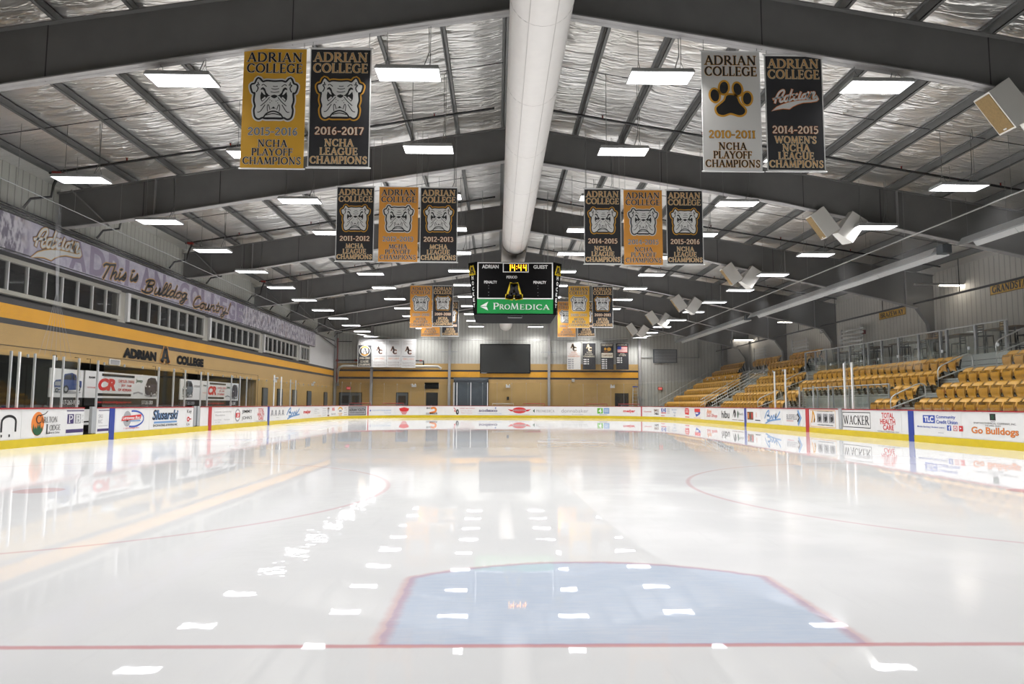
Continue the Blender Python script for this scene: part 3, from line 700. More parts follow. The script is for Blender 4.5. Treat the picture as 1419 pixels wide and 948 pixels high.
# ------------------------------------------------------------------ mural above the windows
MX = -14.92
mb = MB(); mb.hexa([(XL+.12, 12, 5.60), (MX, 12, 5.60), (MX, 55.2, 5.60), (XL+.12, 55.2, 5.60)], [(XL+.12, 12, 6.72), (MX, 12, 6.72), (MX, 55.2, 6.72), (XL+.12, 55.2, 6.72)], 'mural')
P = Print(mb, (MX, 0, 5.60), (0, 1, 0), (0, 0, 1), (1, 0, 0), .004, .003)
P.frame(12, 0, 55.2, 1.12, .035, 'charcoal_strip', 0)
for i, ch in enumerate('ADRIAN COLLEGE'):
    if ch != ' ': P.sans(ch, 23.3+i*1.16, .06, .98 if ch != 'I' else .3, 1.0, 'mural_ghost', 0, .04)
script_word(P, 21.1, .50, 2.75, 1, 'print_white', 'mural_gold', 'mural_crowd', 1.13)
for t, y, z, ex, rise in (('This is', 25.1, .04, 1.12, .125), ('Bulldog', 28.15, -.02+.04, 1.45, .07), ('Country!', 32.75, .06, 1.52, .05)):
    P.script(t, y, z, .56, 'mural_gold', 2, .27, .22, rise, ex); P.script(t, y, z, .56, 'print_navy', 3, .15, .22, rise, ex)
tag(mb.build('mural_banner'), 'long lavender mural with script lettering above the press-box windows', 'mural')

# ------------------------------------------------------------------ dasher boards
def path_pt(run, t):
    """point and outward normal (away from ice) along a run of the boards; t in metres or degrees"""
    if run == 'left': return (-W, t), (-1, 0)
    if run == 'right': return (W, t), (1, 0)
    if run == 'end': return (t, L), (0, 1)
    a = math.radians(t); cx = {'lc': -W+RC, 'rc': W-RC, 'nlc': -W+RC, 'nrc': W-RC}[run]; cyy = L-RC if run in ('lc', 'rc') else RC
    return (cx+RC*math.cos(a), cyy+RC*math.sin(a)), (math.cos(a), math.sin(a))
def wall_strip(mb, run, ts, z0, z1, d0, d1, m):
    """curved wall between inner offset d0 and outer offset d1"""
    A = []; B = []
    for t in ts:
        (x, y), (nx, ny) = path_pt(run, t); A.append((x+nx*d0, y+ny*d0)); B.append((x+nx*d1, y+ny*d1))
    n = len(ts); vs = [(x, y, z0) for x, y in A]+[(x, y, z1) for x, y in A]+[(x, y, z1) for x, y in B]+[(x, y, z0) for x, y in B]
    fs = []
    for i in range(n-1):
        for k in range(4): fs.append((k*n+i, k*n+i+1, ((k+1) % 4)*n+i+1, ((k+1) % 4)*n+i))
    fs += [(0, n, 2*n, 3*n), (n-1, 4*n-1, 3*n-1, 2*n-1)]
    mb.add(vs, fs, m)
def lerp(a, b, n): return [a+(b-a)*i/n for i in range(n+1)]
GATES_L = [(21.22, 21.90), (28.83, 29.50)]
RUNS = {
 'left': ([(RC, 21.22), (21.90, 28.83), (29.50, L-RC)], 'white dasher boards along the left side of the rink'),
 'lc': ([(90, 180)], 'white dasher boards curving round the far left corner'),
 'end': ([(-W+RC, W-RC)], 'white dasher boards straight across the far end of the rink'),
 'rc': ([(0, 90)], 'white dasher boards curving round the far right corner'),
 'right': ([(RC, L-RC)], 'white dasher boards along the right side below the seats'),
}
LINES = {'left': [(22.75, .15, 'line_blue'), (30.48, .16, 'line_red'), (38.25, .15, 'line_blue')], 'right': [(22.75, .15, 'line_blue'), (30.48, .16, 'line_red'), (38.2, .15, 'line_blue')],
         'lc': [(142.0, .4, 'line_red')], 'rc': [(37.0, .4, 'line_red')], 'end': []}
for run, (segs, label) in RUNS.items():
    b = MB()
    for a, c in segs:
        ts = lerp(a, c, 18) if run in ('lc', 'rc') else [a, c]
        wall_strip(b, run, ts, .0, BH-.03, 0, .12, 'white_board')
    o = tag(b.build('dasher_board'), label, 'rink boards', 'dasher boards around the ice')
    full = (segs[0][0], segs[-1][1]); ts = lerp(full[0], full[1], 18) if run in ('lc', 'rc') else list(full)
    k = MB(); wall_strip(k, run, ts, 0, .215, -.014, .02, 'yellow_kick'); k.build('kick_plate', o)['label'] = 'yellow kick plate'
    k = MB()
    for a, c in segs: wall_strip(k, run, lerp(a, c, 18) if run in ('lc', 'rc') else [a, c], BH-.035, BH, -.02, .14, 'red_cap')
    k.build('cap_rail', o)['label'] = 'red cap rail'
    for t, hw, m in LINES[run]:
        k = MB(); wall_strip(k, run, [t-hw, t+hw], .0, BH-.035, -.018, .01, m); k.build('line_marker', o)['label'] = m.split('_')[1]+' line marker'
    if run in ('left', 'right'):
        y = RC+1.2; j = 0
        while y < L-RC:
            k = MB()
            if not any(a-.1 < y < c+.1 for a, c in GATES_L): k.box(*sorted(((-W if run == 'left' else W)+(.003 if run == 'left' else -.003), (-W-.004 if run == 'left' else W+.004))), y-.004, y+.004, .22, BH-.04, 'print_grey')
            if k.v: k.build('panel_seam', o)
            y += 2.4
# near end: boards behind and below the lens, with the two near corners
b = MB()
for cx, a0, a1 in ((W-RC, -90, 0), (-W+RC, 180, 270)):
    n = 16; q = [(cx+(RC+d)*math.cos(math.radians(a0+(a1-a0)*i/n)), RC+(RC+d)*math.sin(math.radians(a0+(a1-a0)*i/n))) for d in (0, .12) for i in range(n+1)]
    m_ = n+1; vs = [(x, y, 0) for x, y in q]+[(x, y, BH) for x, y in q]
    b.add(vs, [f for i in range(n) for f in ((i, i+1, 2*m_+i+1, 2*m_+i), (m_+i, 3*m_+i, 3*m_+i+1, m_+i+1), (2*m_+i, 2*m_+i+1, 3*m_+i+1, 3*m_+i))], 'white_board')
b.box(-W+RC, W-RC, -.12, 0, 0, BH, 'white_board')
tag(b.build('dasher_board'), 'white dasher boards at the near end, below the viewpoint', 'rink boards', 'dasher boards around the ice')
# gate posts in the two openings on the left
for (a, c), y0, y1 in ((GATES_L[0], 21.66, 21.90), (GATES_L[1], 28.90, 29.46)):
    b = MB()
    if y0 < 22: b.box(-W-.10, -W-.01, y0, y1, .24, BH+.02, 'steel_dull')
    else:
        b.box(-W-.10, -W-.01, y0, y0+.22, .24, BH+.02, 'steel_dull'); b.box(-W-.10, -W-.01, y1-.22, y1, .24, BH+.02, 'steel_dull'); b.box(-W-.08, -W-.03, y0+.22, y1-.22, .24, BH-.02, 'door_grey')
    tag(b.build('gate_post'), 'grey steel post in the %s bench gate on the left boards' % ('nearer' if y0 < 22 else 'farther'), 'gate post', 'bench gate posts')

b = MB(); b.box(W-.03, W-.008, 27.36, 27.62, .24, BH+.02, 'steel_dull'); b.box(W-.036, W-.03, 27.47, 27.51, .28, BH-.02, 'steel')
tag(b.build('gate_post'), 'grey steel door edge on the right boards below the white posts', 'gate post')

# ------------------------------------------------------------------ advertising on the boards
def ad(run, t0, t1, draw, label, bg=None, z0=.24, z1=.97, name='advertisement'):
    (xa, ya), na = path_pt(run, t0); (xb, yb), nb_ = path_pt(run, t1)
    a, c = Vector((xa, ya, 0)), Vector((xb, yb, 0))
    tm = (t0+t1)/2; _, nm = path_pt(run, tm); n = -Vector((nm[0], nm[1], 0))
    h = z1-z0; up = Vector((0, 0, 1))
    if run in ('lc', 'rc'):                 # bend the sheet round the corner
        w = RC*math.radians(abs(t1-t0)); mb = MB(); k = 8
        Pn = Print(mb, (0, .006, z0), (1, 0, 0), (0, 0, 1), (0, 1, 0), .004, .002)
        for q in range(k): mb.hexa([(w*q/k, .001, z0), (w*(q+1)/k, .001, z0), (w*(q+1)/k, .006, z0), (w*q/k, .006, z0)], [(w*q/k, .001, z1), (w*(q+1)/k, .001, z1), (w*(q+1)/k, .006, z1), (w*q/k, .006, z1)], bg or 'white_board')
        draw(Pn, w, h); cx = -W+RC if run == 'lc' else W-RC; vs = []
        for x, d, z in mb.v:
            th = math.radians(t0+(t1-t0)*x/w); r = RC-d-.004; vs.append((cx+r*math.cos(th), L-RC+r*math.sin(th), z))
        mb.v = vs
        return tag(mb.build(name), label, 'advertisement', 'advertisements on the rink boards')
    u = (c-a); w = u.length; u.normalize()
    mb = MB(); Pn = Print(mb, a+n*.006+Vector((0, 0, z0)), u, up, n, .004, .002)
    back = [a+up*z0, c+up*z0, c+up*z1, a+up*z1]
    mb.hexa([back[0]+n*.001, back[1]+n*.001, back[1]+n*.006, back[0]+n*.006], [back[3]+n*.001, back[2]+n*.001, back[2]+n*.006, back[3]+n*.006], bg or 'white_board')
    draw(Pn, w, h)
    return tag(mb.build(name), label, 'advertisement', 'advertisements on the rink boards')
def tx(lines):           # lines: (text, x, y, w, h, material, bold[, shear]) in fractions of the panel
    def d(P, w, h):
        for e in lines:
            t, x, y, ww, hh, m, bo = e[:7]; sh = e[7] if len(e) > 7 else 0
            if bo == 'serif': P.serif(t, x*w, y*h, ww*w, hh*h, m, 1)
            else: P.sans(t, x*w, y*h, ww*w, hh*h, m, 1, bo, sh)
    return d
def carlton(P, w, h):
    e = ellipse(.355*w, .49*h, .145*w, .44*h, 28)
    P.poly(e, 'print_orange', 0)
    P.poly([(.24*w, .25*h), (.26*w, .5*h), (.29*w, .3*h), (.31*w, .42*h), (.335*w, .3*h), (.36*w, .52*h), (.38*w, .35*h), (.40*w, .56*h), (.43*w, .3*h), (.455*w, .42*h), (.47*w, .25*h), (.42*w, .1*h), (.355*w, .06*h), (.29*w, .1*h)], 'print_green', 1)
    P.serif('C', .30*w, .50*h, .13*w, .32*h, 'near_black', 2); P.serif('ARLTON', .41*w, .52*h, .40*w, .22*h, 'near_black', 2, k=.8)
    P.serif('L', .54*w, .10*h, .1*w, .36*h, 'near_black', 2); P.serif('ODGE', .62*w, .22*h, .27*w, .21*h, 'near_black', 2, k=.8)
    P.sans('Hotel & Suites', .60*w, .10*h, .27*w, .08*h, 'near_black', 2)
    P.ribbon(catmull([(.40*w, .80*h), (.50*w, .85*h), (.56*w, .95*h)]), .012*w, 'near_black', 2)
ad('left', 18.45, 20.30, carlton, 'white board advert with an orange disc of green pine trees')
def archad(P, w, h):
    for x in (-.05, .55): P.ribbon([(x*w, .25*h), (x*w, .6*h)]+arc((x+.2)*w, .6*h, .2*w, .2*h, 180, 0, 10)+[((x+.4)*w, .25*h)], .05*w, 'near_black', 1)
    for i in range(4): P.rect((.1+i*.22)*w, .08*h, (.14+i*.22)*w, .17*h, 'near_black', 1)
ad('left', 17.0, 18.30, archad, 'white board advert cut off by the left edge, with tall thin arched letters')
def pb(P, w, h):
    P.rect(0, .93*h, w, .97*h, 'print_purple', 0); P.rect(.05*w, .44*h, .42*w, .82*h, 'print_purple', 0); P.rect(.48*w, .44*h, .84*w, .82*h, 'print_grey', 0)
    P.serif('P', .10*w, .48*h, .27*w, .30*h, 'white_board', 1); P.serif('B', .53*w, .48*h, .28*w, .30*h, 'white_board', 1)
    P.sans('P', .90*w, .66*h, .06*w, .13*h, 'print_grey', 1); P.sans('E', .90*w, .46*h, .06*w, .13*h, 'print_grey', 1); P.rect(0, .08*h, w, .22*h, 'print_purple', 0)
ad('left', 20.36, 21.20, pb, 'narrow white advert with purple and grey letter squares, before the first bench gate')
def ski(P, w, h):
    P.rect(.05*w, .93*h, w, .96*h, 'print_purple', 0); P.sans('SKI', .05*w, .62*h, .36*w, .16*h, 'print_grey', 1); P.sans('RIC', .05*w, .40*h, .36*w, .16*h, 'print_grey', 1)
    P.rect(.08*w, .28*h, .9*w, .30*h, 'print_grey', 0); P.rect(0, .06*h, w, .17*h, 'print_purple', 0)
ad('left', 21.95, 22.58, ski, 'narrow advert with thin grey letters beside the nearer blue line marker on the left')
def lenawee(P, w, h):
    P.poly(ellipse(.36*w, .55*h, .13*w, .36*h, 22), 'print_grey', 0); P.poly(ellipse(.36*w, .55*h, .05*w, .14*h, 16), 'tyre', 1)
    P.ribbon(arc(.55*w, .54*h, .36*w, .36*h, 100, -110, 18), .03*w, 'print_blue', 1)
    P.poly([(.17*w, .46*h), (.80*w, .52*h), (.83*w, .74*h), (.2*w, .66*h)], 'print_red', 2); P.sans('Lenawee Rec', .20*w, .52*h, .58*w, .15*h, 'white_board', 3, .02, .2)
    P.rect(.45*w, .42*h, .8*w, .47*h, 'print_lightblue', 2); P.sans('1100 College Ave.', .26*w, .06*h, .52*w, .10*h, 'print_red', 1)
ad('left', 22.98, 24.95, lenawee, 'white advert with a grey tyre and a red slanted name plate')
def slus(P, w, h):
    P.sans('Slusarski', .10*w, .42*h, .84*w, .50*h, 'print_lightblue', 0, .05, .25); P.sans('Slusarski', .08*w, .44*h, .84*w, .50*h, 'print_navy', 1, .02, .25)
    P.rect(.14*w, .26*h, .9*w, .36*h, 'print_lightblue', 0); P.sans('EXCAVATING & PAVING INC', .12*w, .10*h, .80*w, .12*h, 'near_black', 1, .02)
ad('left', 25.2, 27.6, slus, 'white advert with one slanted navy word over a grey line')
def key(P, w, h):
    P.sans('Key', .1*w, .68*h, .65*w, .24*h, 'near_black', 1, .01); P.ribbon(ellipse(.3*w, .40*h, .16*w, .10*h, 10), .09*w, 'print_red', 1, closed=True); P.rect(.42*w, .37*h, .75*w, .43*h, 'print_red', 1); P.sans('Uni', .08*w, .06*h, .45*w, .14*h, 'near_black', 1)
ad('left', 28.15, 28.80, key, 'white advert with a red key emblem left of the second bench gate')
ad('left', 30.85, 33.0, tx([('Lenawee Community', .05, .68, .9, .12, 'print_grey', 0), ('Foundation', .1, .50, .5, .10, 'print_grey', 0), ('Adrian, Michigan', .05, .22, .36, .08, 'print_grey', 0), ('Tecumseh', .55, .22, .32, .08, 'print_grey', 0), ('517 555', .1, .1, .25, .06, 'print_grey', 0)]), 'pale advert of faint grey text right of the left red line marker')
def jj(P, w, h):
    P.poly(ellipse(.2*w, .5*h, .14*w, .42*h, 22), 'print_grey', 0); P.poly(ellipse(.2*w, .5*h, .10*w, .32*h, 20), 'white_board', 1); P.rect(.10*w, .35*h, .3*w, .65*h, 'print_red', 2); P.sans("JJ", .15*w, .4*h, .1*w, .2*h, 'white_board', 3, .02)
    P.serif('JIMMY'.replace('J', 'I'), .42*w, .56*h, .55*w, .3*h, 'near_black', 1) if False else P.sans('JIMMY', .42*w, .56*h, .55*w, .28*h, 'near_black', 1, .01)
    P.sans("JOHN'S", .42*w, .14*h, .55*w, .28*h, 'near_black', 1, .01)
ad('left', 33.2, 35.75, jj, 'white advert with a round grey emblem beside two lines of black letters')
def thc(P, w, h):
    P.sans('TOTAL', .28*w, .66*h, .46*w, .26*h, 'print_red', 1, .02); P.sans('HEALTH', .22*w, .37*h, .56*w, .26*h, 'print_red', 1, .02); P.sans('CARE', .32*w, .10*h, .40*w, .24*h, 'print_red', 1, .02); P.sans('TOTALLY THERE FOR YOU', .1*w, .0, .8*w, .06*h, 'near_black', 1)
ad('left', 36.05, 37.95, thc, 'white advert with three lines of red capitals on the left boards')
def bells(P, w, h):
    for i in range(4): block_A(P, (.06+.235*i)*w, .35*h, .18*w, .42*h, 'print_grey', 1)
    P.rect(.4*w, .18*h, .6*w, .2*h, 'print_grey', 0)
ad('left', 38.45, 41.2, bells, 'white advert with four grey bell-shaped letters past the farther blue line on the left')
def brew(c):
    def d(P, w, h):
        P.ribbon(catmull([(.08*w, .35*h), (.2*w, .75*h), (.32*w, .9*h), (.30*w, .62*h), (.22*w, .55*h), (.36*w, .5*h), (.34*w, .28*h), (.2*w, .24*h)]), .035*w, c, 1)
        P.ribbon(catmull([(.4*w, .32*h), (.46*w, .55*h), (.52*w, .35*h), (.58*w, .6*h), (.64*w, .4*h), (.7*w, .7*h), (.66*w, .4*h), (.78*w, .55*h), (.9*w, .85*h)]), .035*w, c, 1)
        P.ribbon(catmull([(.12*w, .02*h), (.4*w, .22*h), (.92*w, .36*h)]), .03*w, c, 1)
    return d
ad('left', 41.3, 44.5, brew('print_lightblue'), 'white advert with a light blue brush-script name on the left boards')
def meijer(P, w, h): P.sans('meijer', .1*w, .3*h, .8*w, .4*h, 'print_red', 1, .03)
ad('left', 44.9, 47.1, meijer, 'white advert with one small red word on the left boards')
ad('left', 47.6, 49.9, tx([('Adrian', .1, .7, .5, .12, 'print_grey', 0), ('Rink', .1, .52, .3, .12, 'print_grey', 0), ('Sports', .1, .34, .6, .1, 'print_grey', 0), ('Lodge', .5, .08, .4, .1, 'print_gold', 0)]), 'white advert with small left-aligned grey lines right of the small red word')
def cone(P, w, h):
    for i in range(4): P.rect(.04*w, (.75-.2*i)*h, .5*w, (.79-.2*i)*h, 'print_grey', 1)
    P.poly([(.62*w, .72*h), (.92*w, .72*h), (.77*w, .05*h)], 'print_grey', 0); P.poly(ellipse(.77*w, .8*h, .15*w, .1*h, 12), 'print_brown', 1); P.poly(ellipse(.77*w, .1*h, .15*w, .08*h, 12), 'print_brown', 1)
ad('left', 50.0, 52.3, cone, 'white advert with a brown-capped drawing at the start of the far left corner')
ad('lc', 178.5, 170.0, tx([('BG', .2, .55, .45, .32, 'print_red', .03), ('BELAIR', .05, .14, .8, .16, 'print_grey', .02)]), 'white advert with two red letters on the far left corner boards')
def sun(P, w, h):
    P.ribbon(arc(.5*w, .5*h, .42*w, .36*h, 160, 20, 10), .12*w, 'print_gold', 1); P.rect(.25*w, .42*h, .75*w, .62*h, 'print_grey', 1); P.sans('HOUSE', .12*w, .18*h, .76*w, .14*h, 'print_gold', 1, .02); P.sans('GRILL', .22*w, .02*h, .6*w, .12*h, 'print_gold', 1, .02)
ad('lc', 169.0, 162.8, sun, 'white advert with a gold arch on the far left corner boards')
ad('lc', 162.0, 158.6, tx([('SMITH', .1, .78, .8, .08, 'print_brown', .02), ('JONES', .1, .56, .8, .08, 'print_brown', .02), ('MARKET', .1, .32, .8, .08, 'print_brown', .02), ('CAFE', .1, .10, .8, .08, 'print_brown', .02)]), 'narrow advert with four short brown lines on the far left corner boards')
def ayh(P, w, h):
    P.frame(.02*w, .05*h, .98*w, .95*h, .05*h, 'near_black', 1); P.sans('ADRIAN YOUTH', .06*w, .46*h, .88*w, .32*h, 'near_black', 1, .03); P.sans('HOCKEY ASSOCIATION', .1*w, .24*h, .8*w, .14*h, 'near_black', 1, .02)
ad('lc', 157.8, 143.2, ayh, 'silver advert with a black border in the far left corner', 'print_grey')
def onb(P, w, h):
    P.poly(ellipse(.06*w, .52*h, .03*w, .1*h, 12), 'print_blue', 1); P.sans('OLD NATIONAL BANK', .13*w, .46*h, .8*w, .16*h, 'print_lightblue', 1); P.sans('Your bank', .64*w, .2*h, .28*w, .12*h, 'print_lightblue', 1)
ad('lc', 141.2, 125.3, onb, 'white advert with a blue dot and pale blue letters in the far left corner')
def wow(P, w, h):
    P.poly([(.05*w, .75*h), (.5*w, .9*h), (.95*w, .75*h), (.85*w, .45*h), (.5*w, .35*h), (.15*w, .45*h)], 'print_red', 0); P.sans('WOW', .2*w, .52*h, .6*w, .25*h, 'print_yellow', 1, .03); P.poly([(.2*w, .4*h), (.8*w, .4*h), (.65*w, .05*h), (.35*w, .05*h)], 'print_pink', 0)
ad('lc', 122.0, 115.1, wow, 'white advert with a red shield-shaped emblem at the far end')
def bigl(P, w, h):
    P.sans('BIG', .06*w, .68*h, .4*w, .22*h, 'near_black', 1, .02); P.ribbon(arc(.62*w, .58*h, .2*w, .26*h, 150, -60, 10)+[(.3*w, .2*h)], .16*w, 'print_orange', 1); P.sans('LUMBER', .04*w, .06*h, .92*w, .22*h, 'near_black', 2, .02)
ad('lc', 105.7, 98.6, bigl, 'white advert with an orange swash over black letters at the far end')
def tire(P, w, h):
    P.ribbon(catmull([(.02*w, .85*h), (.1*w, .6*h), (.05*w, .45*h), (.16*w, .4*h)]), .03*w, 'print_red', 1); P.poly(ellipse(.19*w, .35*h, .07*w, .32*h, 18), 'tyre', 1); P.poly(ellipse(.2*w, .35*h, .03*w, .16*h, 14), 'print_grey', 2)
    P.sans('SUMMIT TIRE COMPLEX', .3*w, .70*h, .68*w, .13*h, 'print_red', 1); P.sans('517 N. Main', .34*w, .42*h, .5*w, .12*h, 'print_pink', 1); P.sans('Service', .36*w, .18*h, .5*w, .12*h, 'print_pink', 1)
ad('end', -4.40, -2.50, tire, 'white advert with a black tyre and small red lettering at the far end')
def sodexo(P, w, h): P.sans('sodexo', .05*w, .36*h, .72*w, .36*h, 'print_purple', 1, .02); P.poly(ellipse(.70*w, .82*h, .03*w, .07*h, 10), 'print_blue', 1); P.sans('making every day a better day', .0, .1*h, .95*w, .12*h, 'print_lightblue', 1)
ad('end', -2.30, -.08, sodexo, 'white advert with a purple lower-case word at the far end')
def wings(P, w, h):
    P.poly([(.0, .7*h), (.3*w, .6*h), (.3*w, .4*h), (.12*w, .45*h)], 'print_red', 0); P.poly([(w, .7*h), (.7*w, .6*h), (.7*w, .4*h), (.88*w, .45*h)], 'print_red', 0)
    P.poly(ellipse(.5*w, .56*h, .3*w, .36*h, 22), 'print_red', 1); P.rect(.22*w, .46*h, .78*w, .66*h, 'print_grey', 2); P.sans('EXPRESS', .26*w, .49*h, .48*w, .14*h, 'print_red', 3, .03); P.sans('www.expressauto.com', .05*w, .04*h, .9*w, .09*h, 'print_grey', 1)
ad('end', .30, 2.33, wings, 'white advert with a red winged oval badge')
def promed(P, w, h): P.poly([(.02*w, .5*h), (.1*w, .72*h), (.1*w, .28*h)], 'print_green', 1); P.serif('PROMEDICA', .16*w, .34*h, .82*w, .3*h, 'print_grey', 1)
ad('end', 2.44, 4.40, promed, 'white advert with a small green triangle before grey capitals at the far end')
ad('rc', 86.8, 70.4, tx([('donnabaker', .02, .32, .96, .42, 'print_grey', 0), ('& associates', .4, .08, .4, .1, 'print_grey', 0)]), 'white advert with one long word in thin grey letters at the far end')
def ctrl(P, w, h): P.rect(.05*w, .22*h, .47*w, .86*h, 'print_lime', 0); P.rect(.53*w, .22*h, .97*w, .86*h, 'print_lightblue', 0); P.sans('4', .14*w, .3*h, .24*w, .5*h, 'white_board', 1, .04); P.rect(.58*w, .4*h, .92*w, .46*h, 'white_board', 1); P.rect(.58*w, .6*h, .92*w, .68*h, 'white_board', 1); P.rect(.2*w, .06*h, .8*w, .12*h, 'print_grey', 0)
ad('rc', 65.8, 57.9, ctrl, 'white advert with a lime square and a blue square side by side')
ad('rc', 50.4, 40.4, meijer, 'white advert with one red lower-case word left of the far right red line')
ad('rc', 35.5, 29.0, tx([('Optimist', .05, .4, .9, .18, 'print_red', .01, .3)]), 'white advert with thin red slanted script on the far right corner')
def small2(P, w, h): P.sans('BIGGBY', .05*w, .55*h, .9*w, .28*h, 'near_black', 1, .03); P.sans('COFFEE', .05*w, .2*h, .9*w, .28*h, 'near_black', 1, .03)
ad('rc', 27.6, 23.2, tx([('SIMPLE', .05, .52, .9, .26, 'print_brown', .03), ('TABLE', .05, .18, .9, .26, 'near_black', .03)]), 'white advert with a dark two-line word block on the far right corner')
def kb(P, w, h): P.sans('K+B', .05*w, .48*h, .5*w, .44*h, 'print_blue', 1, .04); P.rect(.02*w, .36*h, .56*w, .44*h, 'print_red', 1); [P.rect(.65*w, (.8-.14*i)*h, .98*w, (.85-.14*i)*h, 'print_grey', 1) for i in range(4)]; P.rect(.02*w, .08*h, .4*w, .14*h, 'print_red', 1)
ad('rc', 21.5, 12.0, kb, 'white advert with large blue letters above a red rule')
ad('rc', 10.5, 2.5, tx([('ADRIAN STATE BANK', .05, .68, .9, .14, 'print_lightblue', 0), ('Member', .3, .42, .5, .12, 'print_lightblue', 0), ('FDIC', .4, .1, .3, .1, 'print_blue', 0)]), 'white advert of faint pale blue text at the start of the right boards')
def badge(m1, m2):
    def d(P, w, h):
        P.poly([(.2*w, .35*h), (.8*w, .3*h), (.85*w, .72*h), (.75*w, .95*h), (.25*w, .95*h), (.15*w, .7*h)], m1, 0); P.rect(.28*w, .55*h, .72*w, .62*h, 'white_board', 1); P.rect(.28*w, .74*h, .72*w, .80*h, 'white_board', 1); P.rect(.2*w, .05*h, .85*w, .13*h, m2, 0)
    return d
ad('right', 50.9, 49.2, badge('print_red', 'print_red'), 'white advert with a red crest, first of two crests at the far right')
def badge2(P, w, h): P.poly([(.15*w, .92*h), (.85*w, .92*h), (.85*w, .6*h), (.15*w, .6*h)], 'print_red', 0); P.poly([(.2*w, .58*h), (.9*w, .62*h), (.8*w, .4*h), (.35*w, .15*h)], 'print_blue', 0); P.rect(.3*w, .42*h, .62*w, .56*h, 'white_board', 1); P.rect(.05*w, .04*h, .9*w, .08*h, 'print_gold', 0)
ad('right', 48.4, 46.5, badge2, 'white advert with a red and blue shield')
ad('right', 45.6, 43.0, tx([('Ann', .1, .5, .4, .42, 'print_orange', .02, .3), ('Sub Shop', .1, .14, .85, .36, 'print_red', .01, .3)]), 'white advert with orange and red slanted script')
ad('right', 42.4, 40.7, tx([('hibu', .08, .2, .84, .6, 'near_black', .02)]), 'white advert with four tall black letters on the right boards')
def horse(P, w, h):
    P.poly(catmull([(.08*w, .3*h), (.12*w, .7*h), (.2*w, .92*h), (.32*w, .8*h), (.34*w, .5*h), (.26*w, .28*h), (.2*w, .45*h), (.24*w, .65*h), (.16*w, .55*h)], True, 4), 'near_black', 0); P.poly(ellipse(.5*w, .55*h, .05*w, .3*h, 12), 'print_green', 0); P.sans('Black', .55*w, .5*h, .4*w, .2*h, 'near_black', 1); P.rect(.02*w, .1*h, .45*w, .14*h, 'print_brown', 0); P.rect(.5*w, .1*h, .95*w, .14*h, 'print_brown', 0)
ad('right', 40.4, 38.4, horse, 'white advert with a curled black figure beside the farther blue line on the right')
def bricks(P, w, h):
    P.rect(.0, .2*h, .45*w, .78*h, 'print_brown', 0); [P.rect((.05+.14*i)*w, .3*h, (.12+.14*i)*w, .7*h, ['print_orange', 'near_black', 'print_red'][i], 1) for i in range(3)]
    P.rect(.58*w, .25*h, .95*w, .8*h, 'white', 0); P.rect(.66*w, .4*h, .69*w, .75*h, 'print_orange', 1); P.rect(.58*w, .15*h, .95*w, .22*h, 'near_black', 0)
ad('right', 37.9, 35.9, bricks, 'white advert with two small pictures, right after the farther blue line on the right')
ad('right', 35.6, 33.2, brew('print_lightblue'), 'white advert with a light blue brush-script name on the right boards')
def bliss(P, w, h): P.sans('BLISSFIELD', .1*w, .36*h, .62*w, .34*h, 'print_grey', 1, .02); P.rect(.1*w, .26*h, .5*w, .30*h, 'print_pink', 1); P.ribbon([(.74*w, .95*h), (.9*w, .5*h), (.74*w, .05*h)], .08*w, 'print_lightblue', 0); P.ribbon([(.72*w, .75*h), (.82*w, .5*h), (.72*w, .25*h)], .06*w, 'print_navy', 1)
ad('right', 32.9, 30.95, bliss, 'white advert with grey letters and a navy and pale blue arrow')
def sports(P, w, h):
    P.frame(.01*w, .02*h, .99*w, .98*h, .03*h, 'print_gold', 0); P.ribbon(catmull([(.06*w, .25*h), (.1*w, .6*h), (.12*w, .9*h), (.18*w, .6*h), (.16*w, .3*h), (.2*w, .5*h)]), .04*w, 'print_gold', 1)
    for i in range(3): P.rect((.28+.235*i)*w, .28*h, (.48+.235*i)*w, .8*h, 'print_grey', 1); P.poly(ellipse((.38+.235*i)*w, .54*h, .07*w, .2*h, 16), 'near_black', 2); P.ribbon(arc((.38+.235*i)*w, .54*h, .04*w, .14*h, 30, 250, 8), .02*w, 'print_grey', 3)
    P.sans('YOUR SPORTS EQUIPMENT STORE', .3*w, .87*h, .6*w, .07*h, 'near_black', 1); P.sans('www.allsportsdesign.com', .3*w, .1*h, .6*w, .1*h, 'near_black', 1, .02)
ad('right', 30.2, 27.9, sports, 'white advert in a gold frame with three black and grey picture squares')
def wacker(P, w, h): P.frame(.01*w, .12*h, .97*w, .92*h, .035*h, 'near_black', 0); P.serif('WACKER', .04*w, .28*h, .89*w, .46*h, 'near_black', 1)
ad('right', 27.34, 25.2, wacker, 'white advert with six black serif capitals in a black outline')
ad('right', 24.98, 23.3, thc, 'white advert with three lines of red capitals on the right boards')
